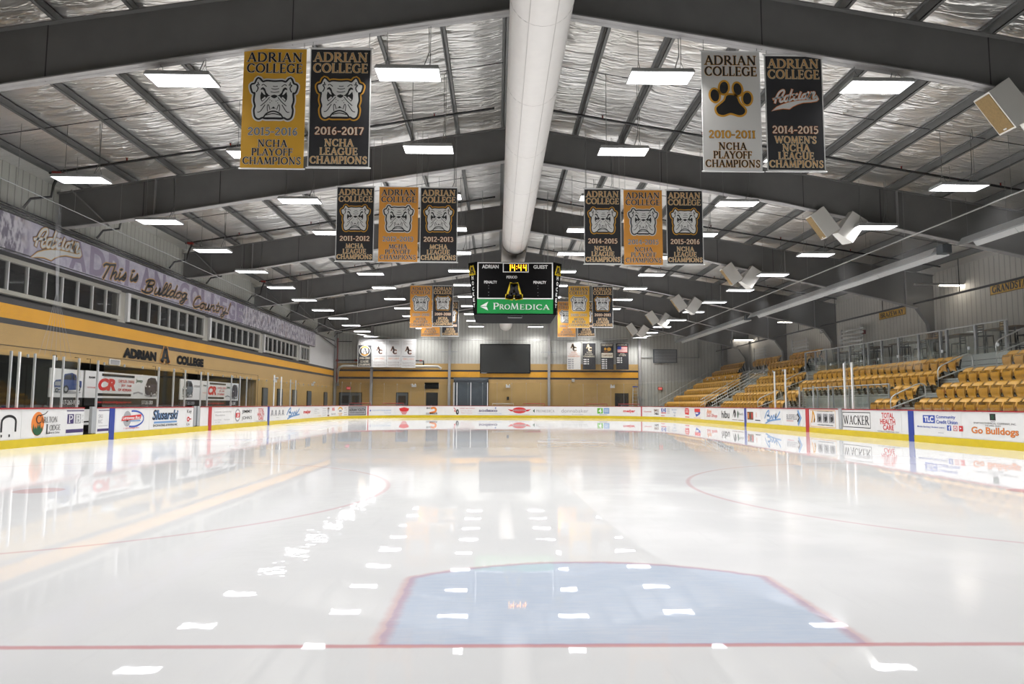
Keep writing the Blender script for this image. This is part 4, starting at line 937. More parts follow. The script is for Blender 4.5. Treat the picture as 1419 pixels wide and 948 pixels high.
def tlc(P, w, h):
    P.rect(.16*w, .52*h, .44*w, .86*h, 'print_blue', 0); P.sans('TLC', .19*w, .57*h, .22*w, .24*h, 'white_board', 1, .05); P.sans('Community', .47*w, .70*h, .42*w, .17*h, 'print_blue', 1, .02); P.sans('Credit Union', .47*w, .51*h, .46*w, .16*h, 'print_blue', 1, .02)
    P.sans('Mobile Banking | Student Loans |', .02*w, .30*h, .64*w, .10*h, 'print_blue', 1, .01)
    P.rect(.70*w, .24*h, .79*w, .46*h, 'print_blue', 0); P.sans('f', .735*w, .26*h, .04*w, .17*h, 'white_board', 1, .04)
    P.rect(.83*w, .24*h, .92*w, .46*h, 'print_pink', 0); P.ribbon(ellipse(.875*w, .35*h, .025*w, .06*h, 12), .012*w, 'white_board', 1, closed=True); P.rect(.95*w, .24*h, 1.03*w, .46*h, 'print_red', 0); P.poly([(.97*w, .32*h), (1.01*w, .36*h), (.97*w, .40*h)], 'white_board', 1); P.rect(.5*w, .12*h, .62*w, .14*h, 'print_grey', 0)
ad('right', 22.45, 20.25, tlc, 'white advert with a blue square and blue letters, right of the nearer blue line')
def spartan(P, w, h):
    P.rect(.44*w, .72*h, .54*w, .97*h, 'near_black', 0); P.sans('S', .465*w, .77*h, .05*w, .16*h, 'print_green', 1, .04); P.rect(.45*w, .66*h, .53*w, .69*h, 'print_grey', 0)
    P.sans('SPARTAN CHEMICAL COMPANY, INC.', .15*w, .56*h, .72*w, .08*h, 'near_black', 1); P.sans('MAUMEE, OHIO', .36*w, .48*h, .26*w, .06*h, 'near_black', 1)
    P.sans('Go Bulldogs', .10*w, .12*h, .80*w, .34*h, 'print_brown', 0, .035); P.sans('Go Bulldogs', .105*w, .13*h, .79*w, .32*h, 'print_orange', 1, .015)
ad('right', 20.05, 17.75, spartan, 'white advert with a black square above large orange letters')

# ------------------------------------------------------------------ glass above the boards
def glass_run(run, t0, t1, ztop, step, label, posts, gaps=()):
    o = empty('glass_screen', (0, 0, 0)); tag(o, label, 'rink glass', 'glass screens above the boards')
    n = max(1, round((t1-t0)/step)); st_ = (t1-t0)/n; eps = .012 if run in ('left', 'right', 'end') else .08
    for i in range(n):
        a, c = t0+i*st_+eps, t0+(i+1)*st_-eps
        if any(ga-.3 < (a+c)/2 < gc+.3 for ga, gc in gaps): continue
        g = MB(); wall_strip(g, run, [a, c], BH+.004, ztop, .05, .062, 'rink_glass'); pn = g.build('pane', o)
        (x, y), (nx, ny) = path_pt(run, a)
        clips = MB(); clips.box(x+nx*.056-.02, x+nx*.056+.02, y+ny*.056-.02, y+ny*.056+.02, ztop-.07, ztop+.02, 'steel_dull'); clips.build('clip', pn)
        if run in ('end', 'lc', 'rc'):
            clips = MB(); clips.box(x+nx*.07-.006, x+nx*.07+.006, y+ny*.07-.006, y+ny*.07+.006, BH, ztop, 'steel_dull'); clips.build('joint_strip', pn)
    for t, w, zt, m in posts:
        p = MB(); (x, y), (nx, ny) = path_pt(run, t); cx, cy_ = x+nx*.075, y+ny*.075
        p.box(cx-.026, cx+.026, cy_-w/2, cy_+w/2, BH+.002, zt, m); p.build('post', o)
    return o
PL = [17.45, 18.02, 18.34, 18.95, 19.76, 20.2, 20.95, 21.95, 25.9, 27.1, 28.1, 29.6, 30.3, 33.0, 34.1, 35.0]
glass_run('left', 15.0, L-RC, 2.42, 1.22, 'tall clear glass along the left boards in front of the benches', [(t, .10 if i == 0 else .045, 2.48 if i else 2.6, 'white' if i in (0, 2, 4) else 'steel') for i, t in enumerate(PL)]+[(39.3, .09, 2.75, 'white'), (40.6, .09, 2.7, 'white'), (42.4, .06, 2.6, 'steel'), (43.5, .06, 2.6, 'steel')], GATES_L)
glass_run('lc', 90, 180, 2.85, 8.2, 'clear curved glass round the far left corner', [])
glass_run('end', -W+RC, W-RC, 3.0, 1.22, 'clear glass across the far end in front of the roll-up door', [(-4.35, .07, 3.04, 'white'), (-4.1, .07, 3.04, 'white'), (-2.9, .06, 3.04, 'white'), (-1.45, .07, 3.04, 'white')])
glass_run('rc', 0, 90, 2.9, 8.2, 'clear curved glass round the far right corner', [])
glass_run('right', 15.0, L-RC, 2.85, 1.22, 'tall clear glass along the right boards in front of the seats', [(26.62, .09, 2.82, 'white'), (27.22, .09, 2.82, 'white'), (28.6, .05, 2.0, 'steel'), (30.0, .05, 2.0, 'steel'), (31.4, .05, 2.0, 'steel'), (34.2, .08, 2.82, 'white'), (32.9, .08, 2.86, 'white')])

# ------------------------------------------------------------------ netting and its track above the glass
def net_path(off):
    o = [(-W-off, y) for y in lerp(8.0, L-RC, 6)]
    for cx, a0, a1 in ((-W+RC, 180, 90), (W-RC, 90, 0)):
        for i in range(1, 15):
            a = math.radians(a0+(a1-a0)*i/14); o.append((cx+(RC+off)*math.cos(a), L-RC+(RC+off)*math.sin(a)))
    o += [(W+off, y) for y in lerp(L-RC, 8.0, 6)[1:]]
    return o
NPTH = net_path(.1)
b = MB(); b.tube([(x, y, 6.76) for x, y in NPTH[6:]], .026, 'wire', 6); b.tube([(x, y, 6.76) for x, y in NPTH[:7]], .012, 'steel_dull', 6)
trk = tag(b.build('net_track'), 'pale curved track rail for the safety netting, bending round the far end', 'rail')
q = NPTH
for (x, y), (x2, y2) in zip(q, q[1:]):
    n = max(1, int(math.hypot(x2-x, y2-y)/2.4))
    for i in range(n):
        t = i/n; xx, yy = x+(x2-x)*t, y+(y2-y)*t; k = MB(); k.tube([(xx, yy, 6.77), (xx, yy, roof_z(xx)-.26)], .006, 'wire', 4); k.build('hanger_wire', trk)
b = MB()
for (x, y), (x2, y2) in zip(q, q[1:]):
    if x < -W+.3 and x2 < -W+.3: zb = 2.5
    else: zb = 3.02
    b.add([(x, y, zb), (x2, y2, zb), (x2, y2, 6.73), (x, y, 6.73)], [(0, 1, 2, 3)], 'netting')
tag(b.build('safety_net'), 'fine see-through safety netting hanging between the track and the glass', 'net', kind='stuff')
b = MB()      # gathered net hanging from the track on the left
random.seed(3)
for i in range(7):
    a = -.5+i*.15; b.tube([(-W-.1, 19.6+a*.3, 6.76), (-W+.0, 19.62+a*.12, 4.2), (-W+.02, 19.7+a*.9, 3.2), (-W+.02, 19.75+a*1.6, 2.45)], .0035, 'print_grey', 4)
tag(b.build('net_fold'), 'gathered strands of white netting hanging by the left glass', 'net')

# ------------------------------------------------------------------ hanging LED lights
def make_light():
    b = MB(); w, d = .66, .30
    b.hexa([(-w, -d, 0), (w, -d, 0), (w, d, 0), (-w, d, 0)], [(-w+.03, -d+.03, .07), (w-.03, -d+.03, .07), (w-.03, d-.03, .07), (-w+.03, d-.03, .07)], 'lamp_housing')
    b.box(-.12, .12, -.09, .09, .07, .12, 'lamp_housing')
    for y0, y1 in ((-d, -d+.015), (d-.015, d)): b.box(-w, w, y0, y1, -.025, 0, 'lamp_housing')
    for x0, x1 in ((-w, -w+.015), (w-.015, w)): b.box(x0, x1, -d+.015, d-.015, -.025, 0, 'lamp_housing')
    o = b.build('led_light')
    k = MB(); k.box(-w+.017, w-.017, -d+.017, d-.017, -.018, -.002, 'lamp_face'); k.build('diffuser', o)
    ld = bpy.data.lights.new('led_panel', 'AREA'); ld.shape = 'RECTANGLE'; ld.size = 2*w-.06; ld.size_y = 2*d-.06; ld.energy = LAMP_POWER; ld.spread = LAMP_SPREAD; ld.color = (1, .985, .985)
    lo = bpy.data.objects.new('led_panel', ld); COL.objects.link(lo); lo.parent = o; lo.location = (0, 0, -.03)
    return o
light0 = make_light(); first = True
COLS = [(-11.67, 7.07, 'leftmost row'), (-7.14, 7.81, 'second row from the left'), (-2.5, 8.0, 'row just left of the duct'), (2.75, 8.0, 'row just right of the duct'), (7.33, 7.86, 'second row from the right'), (11.92, 7.09, 'rightmost row over the ice')]
for cx, cz, nm in COLS:
    for k in range(-2, 12):
        y = 13.96+4.326*k
        o = light0 if first else copy_tree(light0); first = False
        o.location = (cx, y, cz)
        if k < 0: lab = 'LED light above the near end, %s, %s' % (nm, ('outer', 'inner')[k+2])
        else: lab = 'hanging LED light, %s from the near end, %s' % (ORD[k], nm)
        tag(o, lab, 'ceiling light', 'LED lights hung in rows over the ice')
        top = roof_z(cx)-.25-cz
        for sx in (-.45, .45):
            h = MB()
            h.tube([(sx-.0, -.2, .07), (sx, 0, .33)], .006, 'wire', 4); h.tube([(sx, .2, .07), (sx, 0, .33)], .006, 'wire', 4)
            zt = roof_z(cx+sx)-.25-cz
            h.tube([(sx, 0, .33), (sx, 0, zt)], .007, 'wire', 4)
            h.build('hanger', o)
        h = MB(); h.tube([(.3, 0, .12), (.42, .05, .5), (.40, .0, top-.05)], .010, 'wire', 5); h.build('power_cord', o)

# fluorescent strips over the seats
for i, (x, y, z) in enumerate(((19.2, 30.6, 6.55), (18.6, 44.5, 6.5), (19.6, 56.5, 6.45), (19.0, 18.5, 6.6))):
    b = MB(); b.hexa([(-1.15, -.1, 0), (1.15, -.1, 0), (1.15, .1, 0), (-1.15, .1, 0)], [(-1.15, -.04, .09), (1.15, -.04, .09), (1.15, .04, .09), (-1.15, .04, .09)], 'offwhite')
    o = b.build('strip_light', loc=(x, y, z)); k = MB()
    x0, x1 = ((.0, 1.12), (-1.12, .1), (-.9, .9), (-1.1, 1.1))[i]
    k.tube([(x0, -.05, -.02), (x1, -.05, -.02)], .018, 'tube_light', 6); k.tube([(x0, .05, -.02), (x1, .05, -.02)], .018, 'tube_light', 6); k.build('lit_tube', o)
    for s in (-.8, .8): k = MB(); k.tube([(s, 0, .09), (s, 0, roof_z(x+s)-.25-z)], .006, 'wire', 4); k.build('hanger', o)
    tag(o, ['half-lit fluorescent strip left of the large gold sign', 'half-lit fluorescent strip over the middle seating block', 'lit fluorescent strip over the farthest seating block', 'fluorescent strip over the nearest seats, outside the view'][i], 'strip light', 'strip lights over the seats')

# ------------------------------------------------------------------ white ventilation duct under the ridge
def duct(y0, y1, r, z, x):
    b = MB(); n = 28; rings = []; prof = [(y0, r)]
    prof += [(y1-r*.55*(1-math.sin(a)), r*math.cos(a) if a < 1.5 else .02) for a in [i*PI/2/7 for i in range(8)]]
    vs = []; fs = []
    for y, rr in prof:
        for k in range(n): a = 2*PI*k/n; vs.append((x+rr*math.cos(a), y, z+rr*math.sin(a)))
    for i in range(len(prof)-1):
        for k in range(n): fs.append((i*n+k, i*n+(k+1) % n, (i+1)*n+(k+1) % n, (i+1)*n+k))
    b.add(vs, fs, 'duct_white', True); b.add(vs[-n:], [tuple(range(n))], 'duct_white')
    return b
o = tag(duct(-5.0, 29.6, .55, 8.08, .11).build('air_duct'), 'big round white fabric air duct under the ridge, near half', 'air duct', 'white air ducts under the ridge')
k = MB()
for a in (-1.15, -2.0):
    k.box(.11+.553*math.cos(a)-.006, .11+.553*math.cos(a)+.006, -5, 29.2, 8.08+.553*math.sin(a)-.006, 8.08+.553*math.sin(a)+.006, 'duct_seam')
for y in (8, 11.2, 14.4, 17.6, 20.8, 24, 27.2):
    k.tube([(.11+.552*math.cos(t), y, 8.08+.552*math.sin(t)) for t in [PI+i*PI/12 for i in range(13)]], .003, 'duct_seam', 4)
k.build('seam', o)
o = tag(duct(30.0, 62.2, .57, 8.22, .12).build('air_duct'), 'round white air duct behind the scoreboard, ending at the far wall', 'air duct', 'white air ducts under the ridge')
k = MB()
for y in (34, 38, 42, 46, 50, 54, 58): k.tube([(.12+.573*math.cos(t), y, 8.22+.573*math.sin(t)) for t in [PI+i*PI/12 for i in range(13)]], .003, 'duct_seam', 4)
k.build('seam', o)

# ------------------------------------------------------------------ sprinkler pipes along the roof slope
bays = [(FRAMES[i], FRAMES[i+1]) for i in range(5)]+[(FRAMES[5], YF)]
cnt = 0
for a, c in [(6.0, 13.9)]+bays:
    for q_, y in enumerate((a+1.75, c-2.1)):
        for sgn, xe in ((-1, 14.2), (1, 19.0)):
            if a < 7 and q_ == 0: continue
            b = MB(); x0 = .75; pts = [(sgn*x, y, roof_z(x)-.40) for x in (x0, 7, xe)]
            b.tube(pts, .036, 'pipe_black', 6)
            if sgn < 0:
                xx = -xe; b.tube([(xx+.3, y, roof_z(xe)-.40), (xx+.15, y, 7.7), (xx+.1, y, 7.35), (xx-.3, y-.3, 7.2), (xx-.5, y-.3, 6.92)], .04, 'pipe_black', 6)
            o = b.build('sprinkler_pipe')
            for x in (2.6, 5.7, 8.8, 11.9) if sgn < 0 else (2.6, 5.7, 8.8, 11.9, 15):
                k = MB(); z = roof_z(x)-.40; k.tube([(sgn*x, y, z), (sgn*x, y, z+.12)], .022, 'pipe_red', 6); k.tube([(sgn*(x+.05), y, z+.12), (sgn*(x-.05), y, z+.12)], .012, 'steel_dull', 5); k.build('sprinkler_head', o)
            if sgn < 0: k = MB(); k.tube([(-xe+.35, y, roof_z(xe)-.40), (-xe+.1, y, roof_z(xe)-.38)], .055, 'pipe_red', 6); k.build('coupling', o)
            idx = cnt//4
            tag(o, 'thin black sprinkler pipe on the %s roof slope, %s in line from the near end' % ('left' if sgn < 0 else 'right', ORD[(cnt//2)]), 'sprinkler pipe', 'sprinkler pipes under the roof'); cnt += 1
            # slim purlin brace rods
    for sgn, xe in ((-1, 14.6), (1, 19.2)):
        b = MB(); ym = (a+c)/2
        b.tube([(sgn*.5, ym, roof_z(.5)-.19), (sgn*xe, ym, roof_z(xe)-.19)], .012, 'pipe_black', 5)
        struct(b.build('trim_brace_rod'))
b = MB(); b.tube([(XL+.2, 8, 6.86), (XL+.2, 55, 6.86), (XL+.2, 62.6, 6.2)], .05, 'pipe_black', 8); b.tube([(XL+.16, 8, 6.98), (XL+.16, 56, 6.98)], .02, 'pipe_black', 6)
tag(b.build('main_pipe'), 'long black main pipe running above the mural on the left wall', 'pipe')

# ------------------------------------------------------------------ championship banners
def banner(x0, x1, y, z0, z1, kind, years, lines, emblem, label, group='championship banners hung from the roof frames', hang=None):
    w, h = x1-x0, z1-z0
    cloth = {'gold': 'banner_gold', 'orange': 'banner_orange', 'black': 'banner_black', 'white': 'banner_white'}[kind]
    dark = kind == 'black'
    main, edge = {'black': ('print_tan', 'print_cream'), 'gold': ('print_navy', 'print_white'), 'orange': ('print_navy', 'print_white'), 'white': ('near_black', 'print_gold')}[kind]
    rim = {'gold': 'banner_gold', 'orange': 'banner_orange', 'black': 'print_white', 'white': 'print_white'}[kind]
    mb = MB(); mb.box(0, w, -.006, .006, 0, h, cloth)
    P = Print(mb, (0, -.006, 0), (1, 0, 0), (0, 0, 1), (0, -1, 0), .0022, .0015)
    if dark or kind == 'white': P.frame(0, 0, w, h, .022, rim, 0)
    hw = .058*w
    def sline(t, yy, hh, ww, m=None, e=None, k=1.0):
        xx = (w-ww)/2
        P.serif(t, xx, yy*h, ww, hh*h, e or edge, 1, .0058, k*1.12); P.serif(t, xx, yy*h, ww, hh*h, m or main, 2, 0, k*1.12)
    sline('ADRIAN', .888, .078, w*.90); sline('COLLEGE', .795, .078, w*.90)
    if emblem == 'dog': dog_emblem(P, w*.5, h*.578, w*.86, 'print_gold' if dark else 'print_white', 1)
    elif emblem == 'paw': paw_emblem(P, w*.49, h*.57, w*.98, 1)
    else: script_word(P, w*.02, h*.60, w*.985, 1)
    if years:
        cm = {'black': 'print_cream', 'white': 'print_gold'}.get(kind, 'year_grey')
        yb = .272 if emblem != 'word' else .322
        sline(years, yb, .062, w*.80, cm, 'print_orange' if dark else ('print_brown' if kind == 'white' else 'print_white'), 1.0)
    n = len(lines); hh = .060
    for i, t in enumerate(lines):
        ww = {'CHAMPIONS': .93, 'LEAGUE': .62, 'PLAYOFF': .66, "WOMEN'S": .72}.get(t, .48)*w
        sline(t, .030+(n-1-i)*(.072 if n == 3 else .069), hh, ww, k=.95)
    o = mb.build('banner', loc=(x0, y, z0))
    tag(o, label, 'banner', group)
    for zz in (-.012, h+.012):
        k = MB(); k.tube([(-.03, 0, zz), (w+.03, 0, zz)], .014, 'white', 6); k.build('rod', o)
    if hang:
        k = MB()
        for xx in (.05, w-.05): k.tube([(xx, 0, h+.02), (xx, 0, hang(x0+xx)-z0)], .006, 'wire', 4)
        k.build('hanging_cord', o)
    return o
def fb(x):
    for (x0, z0), (x1, z1) in zip(BOT, BOT[1:]):
        if x0 <= x <= x1: return z0+(z1-z0)*(x-x0)/(x1-x0)
NL, NP_, ML, MP_ = ['NCHA', 'LEAGUE', 'CHAMPIONS'], ['NCHA', 'PLAYOFF', 'CHAMPIONS'], ['MCHA', 'LEAGUE', 'CHAMPIONS'], ['MCHA', 'PLAYOFF', 'CHAMPIONS']
BAN = [
 (-5.88, -4.60, 13.9, 5.94, 8.47, 'gold', '2015-2016', NP_, 'dog', 'gold bulldog banner reading 2015-2016, large, left of its black neighbour'),
 (-4.52, -3.26, 13.9, 5.97, 8.49, 'black', '2016-2017', NL, 'dog', 'black bulldog banner reading 2016-2017 beside the large gold banner'),
 (3.61, 4.84, 13.9, 5.98, 8.54, 'white', '2010-2011', NP_, 'paw', 'white banner with a black paw print, reading 2010-2011'),
 (4.94, 6.16, 13.9, 5.99, 8.48, 'black', '2014-2015', ["WOMEN'S", 'NCHA', 'LEAGUE', 'CHAMPIONS'], 'word', "black banner with white script and the line WOMEN'S"),
 (-6.02, -4.76, 22.97, 5.88, 8.41, 'black', '2011-2012', ML, 'dog', 'black bulldog banner reading 2011-2012'),
 (-4.60, -3.30, 22.97, 5.87, 8.41, 'orange', '2012-2013', MP_, 'dog', 'orange bulldog banner reading 2012-2013 PLAYOFF between two black ones'),
 (-3.23, -1.98, 22.97, 5.87, 8.41, 'black', '2012-2013', ML, 'dog', 'black bulldog banner reading 2012-2013 LEAGUE'),
 (2.27, 3.52, 22.97, 5.85, 8.42, 'black', '2014-2015', NL, 'dog', 'black bulldog banner reading 2014-2015 LEAGUE right of the white duct'),
 (3.61, 4.91, 22.97, 5.83, 8.39, 'orange', '2014-2015', NP_, 'dog', 'orange bulldog banner reading 2014-2015 PLAYOFF between two black ones'),
 (5.05, 6.29, 22.97, 5.86, 8.40, 'black', '2015-2016', NL, 'dog', 'black bulldog banner reading 2015-2016 LEAGUE'),
 (-5.87, -4.58, 41.85, 5.74, 8.26, 'orange', '2009-2010', MP_, 'dog', 'orange bulldog banner reading 2009-2010, left of the scoreboard'),
 (-4.52, -3.30, 41.85, 5.80, 8.27, 'black', '2009-2010', ML, 'dog', 'black bulldog banner reading 2009-2010, left of the scoreboard'),
 (3.66, 4.92, 41.85, 5.78, 8.30, 'gold', '2010-2011', MP_, 'dog', 'gold bulldog banner reading 2010-2011, right of the scoreboard'),
 (5.10, 6.35, 41.85, 5.80, 8.30, 'black', '2010-2011', ML, 'dog', 'black bulldog banner reading 2010-2011, right of the scoreboard'),
 (-5.98, -4.68, 49.2, 5.91, 8.42, 'orange', '2007-2008', MP_, 'dog', 'orange banner mostly hidden behind the 2009-2010 banners'),
 (-4.54, -3.36, 49.2, 5.93, 8.42, 'black', '2007-2008', ML, 'dog', 'black banner mostly hidden behind the 2009-2010 banners'),
 (3.64, 4.90, 49.2, 5.93, 8.43, 'orange', '2008-2009', MP_, 'dog', 'gold banner half hidden behind the 2010-2011 banners'),
 (5.05, 6.28, 49.2, 5.95, 8.43, 'black', '2008-2009', ML, 'dog', 'black banner half hidden behind the 2010-2011 banners'),
]
def to_roof(x): return roof_z(x)-.26
for r in BAN:
    r = list(r)
    if abs(r[2]-22.97) < .01:            # hung just in front of the second frame
        q = (22.15+.157)/(22.97+.157); r[2] = 22.15
        for i_, c_ in ((0, CAM[0]), (1, CAM[0]), (3, CAM[2]), (4, CAM[2])): r[i_] = c_+(r[i_]-c_)*q
        banner(*r, hang=to_roof)
    else: banner(*r, hang=fb)
# banners over the far boards
def far_banner(x0, x1, y, z0, z1, cloth, draw, label):
    w, h = x1-x0, z1-z0; mb = MB(); mb.box(0, w, -.008, .008, 0, h, cloth)
    P = Print(mb, (0, -.008, 0), (1, 0, 0), (0, 0, 1), (0, -1, 0), .004, .003); draw(P, w, h)
    o = mb.build('banner', loc=(x0, y, z0)); tag(o, label, 'banner', 'banners at the far wall')
    k = MB(); k.tube([(-.02, 0, h+.015), (w+.02, 0, h+.015)], .018, 'white', 6); k.build('rod', o)
    k = MB()
    for xx in (.05, w-.05): k.tube([(xx, 0, h+.015), (xx, YF-y-.02, h+.015)], .012, 'wire', 4)
    k.build('wall_bracket', o)
def ac_logo(P, x, y, s, m, e):
    for mm, o, l in ((e, .018*s, 1), (m, 0, 2)): P.serif('A', x, y+.42*s, .58*s, .60*s, mm, l, o, 1.9); P.serif('C', x+.32*s, y, .55*s, .56*s, mm, l, o, 1.9)
def d_round(P, w, h):
    P.frame(0, 0, w, h, .03, 'print_white', 0); P.rect(.05, .79*h, w-.05, .97*h, 'banner_white', 0)
    P.serif('ARCTIC', .12*w, .89*h, .76*w, .065*h, 'near_black', 1); P.serif('VALLEY', .12*w, .80*h, .76*w, .065*h, 'near_black', 1)
    c = (.5*w, .575*h); r = .40*w
    P.poly(ellipse(*c, r, r, 30), 'print_white', 1); P.poly(ellipse(*c, r*.9, r*.9, 30), 'near_black', 2); P.ribbon(arc(*c, r*.76, r*.76, 40, 140, 10), .2*r, 'print_gold', 3); P.ribbon(arc(*c, r*.76, r*.76, 220, 320, 10), .2*r, 'print_gold', 3); P.poly(ellipse(*c, r*.62, r*.62, 26), 'print_white', 3); P.serif('A', c[0]-.2*w, c[1]-.11*h, .42*w, .22*h, 'print_navy', 4)
    P.serif('2016-2017', .12*w, .28*h, .76*w, .07*h, 'print_cream', 1); P.serif('LEAGUE', .2*w, .15*h, .6*w, .08*h, 'print_cream', 1); P.serif('CHAMPIONS', .08*w, .04*h, .84*w, .08*h, 'print_cream', 1)
def d_ac(years):
    def d(P, w, h):
        P.serif('ADRIAN', .12*w, .90*h, .76*w, .055*h, 'print_brown', 1, k=.6); P.serif('COLLEGE', .12*w, .82*h, .76*w, .055*h, 'print_brown', 1, k=.6)
        ac_logo(P, .27*w, .48*h, .52*w, 'near_black', 'print_orange'); P.rect(.06*w, .385*h, .94*w, .41*h, 'print_grey', 1)
        P.serif(years, .12*w, .28*h, .76*w, .06*h, 'print_orange', 1, k=.8); P.serif('NATIONAL', .08*w, .14*h, .84*w, .06*h, 'print_brown', 1, k=.6); P.serif('CHAMPIONS', .06*w, .05*h, .88*w, .06*h, 'print_brown', 1, k=.6)
    return d
far_banner(-12.96, -11.73, 62.2, 4.43, 6.87, 'banner_black', d_round, 'black banner with a round gold and white emblem on the far wall')
for x0, x1, yr, z in ((-11.70, -10.46, '2011-2012', 4.41), (-10.43, -9.17, '2012-2013', 4.41), (-9.14, -7.86, '2013-2014', 4.36)):
    far_banner(x0, x1, 62.3, z, 6.88, 'white', d_ac(yr), 'white banner with a black two-letter monogram reading %s on the far wall' % yr)
def rows(P, w, h, n, m, top=.40):
    for i in range(n): P.rect(.06*w, (top-.08*i-.045)*h, .30*w, (top-.08*i)*h, m, 1); P.rect(.36*w, (top-.08*i-.045)*h, .48*w, (top-.08*i)*h, m, 1)
def d1(P, w, h): ac_logo(P, .27*w, .70*h, .52*w, 'near_black', 'print_gold'); P.serif('NCHA', .3*w, .62*h, .4*w, .05*h, 'print_orange', 1); P.serif('LEAGUE', .2*w, .55*h, .6*w, .05*h, 'print_orange', 1); P.serif('CHAMPIONS', .06*w, .47*h, .88*w, .06*h, 'print_orange', 1); rows(P, w, h, 5, 'print_grey')
def d2(P, w, h): ac_logo(P, .27*w, .70*h, .52*w, 'print_cream', 'print_gold'); P.serif('NCHA', .3*w, .62*h, .4*w, .05*h, 'print_cream', 1); P.serif('PLAYOFF', .18*w, .55*h, .64*w, .05*h, 'print_cream', 1); P.serif('CHAMPIONS', .06*w, .46*h, .88*w, .07*h, 'print_cream', 1); rows(P, w, h, 3, 'print_white')
def d3(P, w, h): P.serif('FRIENDSHIP', .06*w, .89*h, .88*w, .08*h, 'print_cream', 1); P.poly(ellipse(.35*w, .78*h, .10*w, .05*h, 12), 'print_gold', 1); P.poly(ellipse(.65*w, .77*h, .16*w, .07*h, 14), 'print_gold', 1); P.poly(ellipse(.4*w, .68*h, .2*w, .04*h, 12), 'print_brown', 1); P.rect(.05*w, .45*h, .95*w, .63*h, 'print_cream', 1); P.sans('CHAMPIONSHIP', .1*w, .50*h, .8*w, .07*h, 'print_brown', 2, .02); rows(P, w, h, 5, 'print_white')
def d4(P, w, h):
    P.serif('AMERICAN', .1*w, .91*h, .8*w, .06*h, 'print_cream', 1)
    for i in range(9): P.rect(.12*w, (.65+.025*i)*h, .90*w, (.675+.025*i)*h, 'print_red' if i % 2 == 0 else 'print_white', 1)
    P.rect(.12*w, .765*h, .42*w, .875*h, 'print_blue', 2); P.serif('ALL', .3*w, .58*h, .4*w, .05*h, 'print_cream', 1); P.serif('STARS', .22*w, .52*h, .56*w, .05*h, 'print_cream', 1); rows(P, w, h, 3, 'print_white', .46)
for x0, x1, cl, d, lab in ((5.53, 6.72, 'banner_white', d1, 'pale grey monogram banner, first of four right of the big screen'), (6.92, 8.05, 'banner_black', d2, 'black banner with a cream two-letter monogram right of the big screen'),
                           (8.52, 9.64, 'banner_black', d3, 'black banner with gold figures above a cream block at the far wall'), (9.86, 10.98, 'banner_black', d4, 'black banner with a red, white and blue flag at the far wall')):
    q = 62.46/61.76; far_banner(CAM[0]+(x0-CAM[0])*q, CAM[0]+(x1-CAM[0])*q, 62.3, CAM[2]+(4.24-CAM[2])*q, CAM[2]+(6.58-CAM[2])*q, cl, d, lab)

# ------------------------------------------------------------------ scoreboard over centre ice
sb = empty('scoreboard', (.11, 28.9, 4.55)); tag(sb, 'black four-sided scoreboard with amber clock over centre ice', 'scoreboard')
def vary(w, d, z, ch): return [(-w, 0+ch, z), (-w+ch, 0, z), (w-ch, 0, z), (w, ch, z), (w, d-ch, z), (w-ch, d, z), (-w+ch, d, z), (-w, d-ch, z)]
b = MB(); D = 3.3
lv = [vary(1.72, D, .34, .18), vary(1.74, D, .38, .18), vary(1.98, D, 2.50, .36), vary(1.98, D, 2.56, .36)]
vs = [p for q in lv for p in q]; fs = [(i*8+k, i*8+(k+1) % 8, (i+1)*8+(k+1) % 8, (i+1)*8+k) for i in range(3) for k in range(8)]+[tuple(range(7, -1, -1)), tuple(range(24, 32))]
b.add(vs, fs, 'black'); b.build('body', sb)
def face(name, z0, z1, m, draw):
    mb = MB(); mb.box(-1.58, 1.58, -.05, -.002, z0, z1, m); P = Print(mb, (-1.58, -.05, z0), (1, 0, 0), (0, 0, 1), (0, -1, 0), .003, .002); draw(P, 3.16, z1-z0); return mb.build(name, sb)
def d_main(P, w, h):
    P.frame(0, 0, w, h, .045, 'white', 0); P.sans('ADRIAN', .06*w, .83*h, .22*w, .10*h, 'white', 1, .03); P.sans('GUEST', .74*w, .83*h, .19*w, .10*h, 'white', 1, .03)
    P.sans('PERIOD', .385*w, .56*h, .14*w, .075*h, 'white', 1, .02); P.sans('PENALTY', .09*w, .42*h, .17*w, .075*h, 'white', 1, .02); P.sans('PENALTY', .74*w, .42*h, .17*w, .075*h, 'white', 1, .02)
    for x in (.15, .80):
        for y in (.36, .29, .18, .10): P.poly(ellipse(x*w, y*h, .012, .016, 8), 'print_grey', 1)
    block_A(P, .395*w, .04*h, .18*w, .34*h, 'near_black', 2, 'print_yellow', .08)
def d_green(P, w, h):
    P.poly([(.04*w, .5*h), (.145*w, .82*h), (.12*w, .5*h)], 'white', 1); P.poly([(.04*w, .46*h), (.125*w, .46*h), (.145*w, .2*h)], 'white', 1)
    P.serif('P', .205*w, .28*h, .085*w, .46*h, 'white', 1); P.serif('RO', .29*w, .28*h, .145*w, .36*h, 'white', 1); P.serif('M', .435*w, .28*h, .115*w, .46*h, 'white', 1); P.serif('EDICA', .555*w, .28*h, .40*w, .36*h, 'white', 1)
face('main_panel', .98, 2.53, 'black_gloss', d_main); face('sponsor_panel', .38, .97, 'promo_green', d_green)
b = MB(); b.box(-.52, .56, -.09, -.052, 2.10, 2.50, 'black_gloss'); P = Print(b, (-.52, -.09, 2.10), (1, 0, 0), (0, 0, 1), (0, -1, 0), .003, .002); P.frame(0, 0, 1.08, .40, .035, 'white', 0); b.build('clock_bezel', sb)
SEG = {'1': 'bc', '4': 'fgbc'}
b = MB(); P = Print(b, (0, -.094, 2.16), (1, 0, 0), (0, 0, 1), (0, -1, 0), .004, .002)
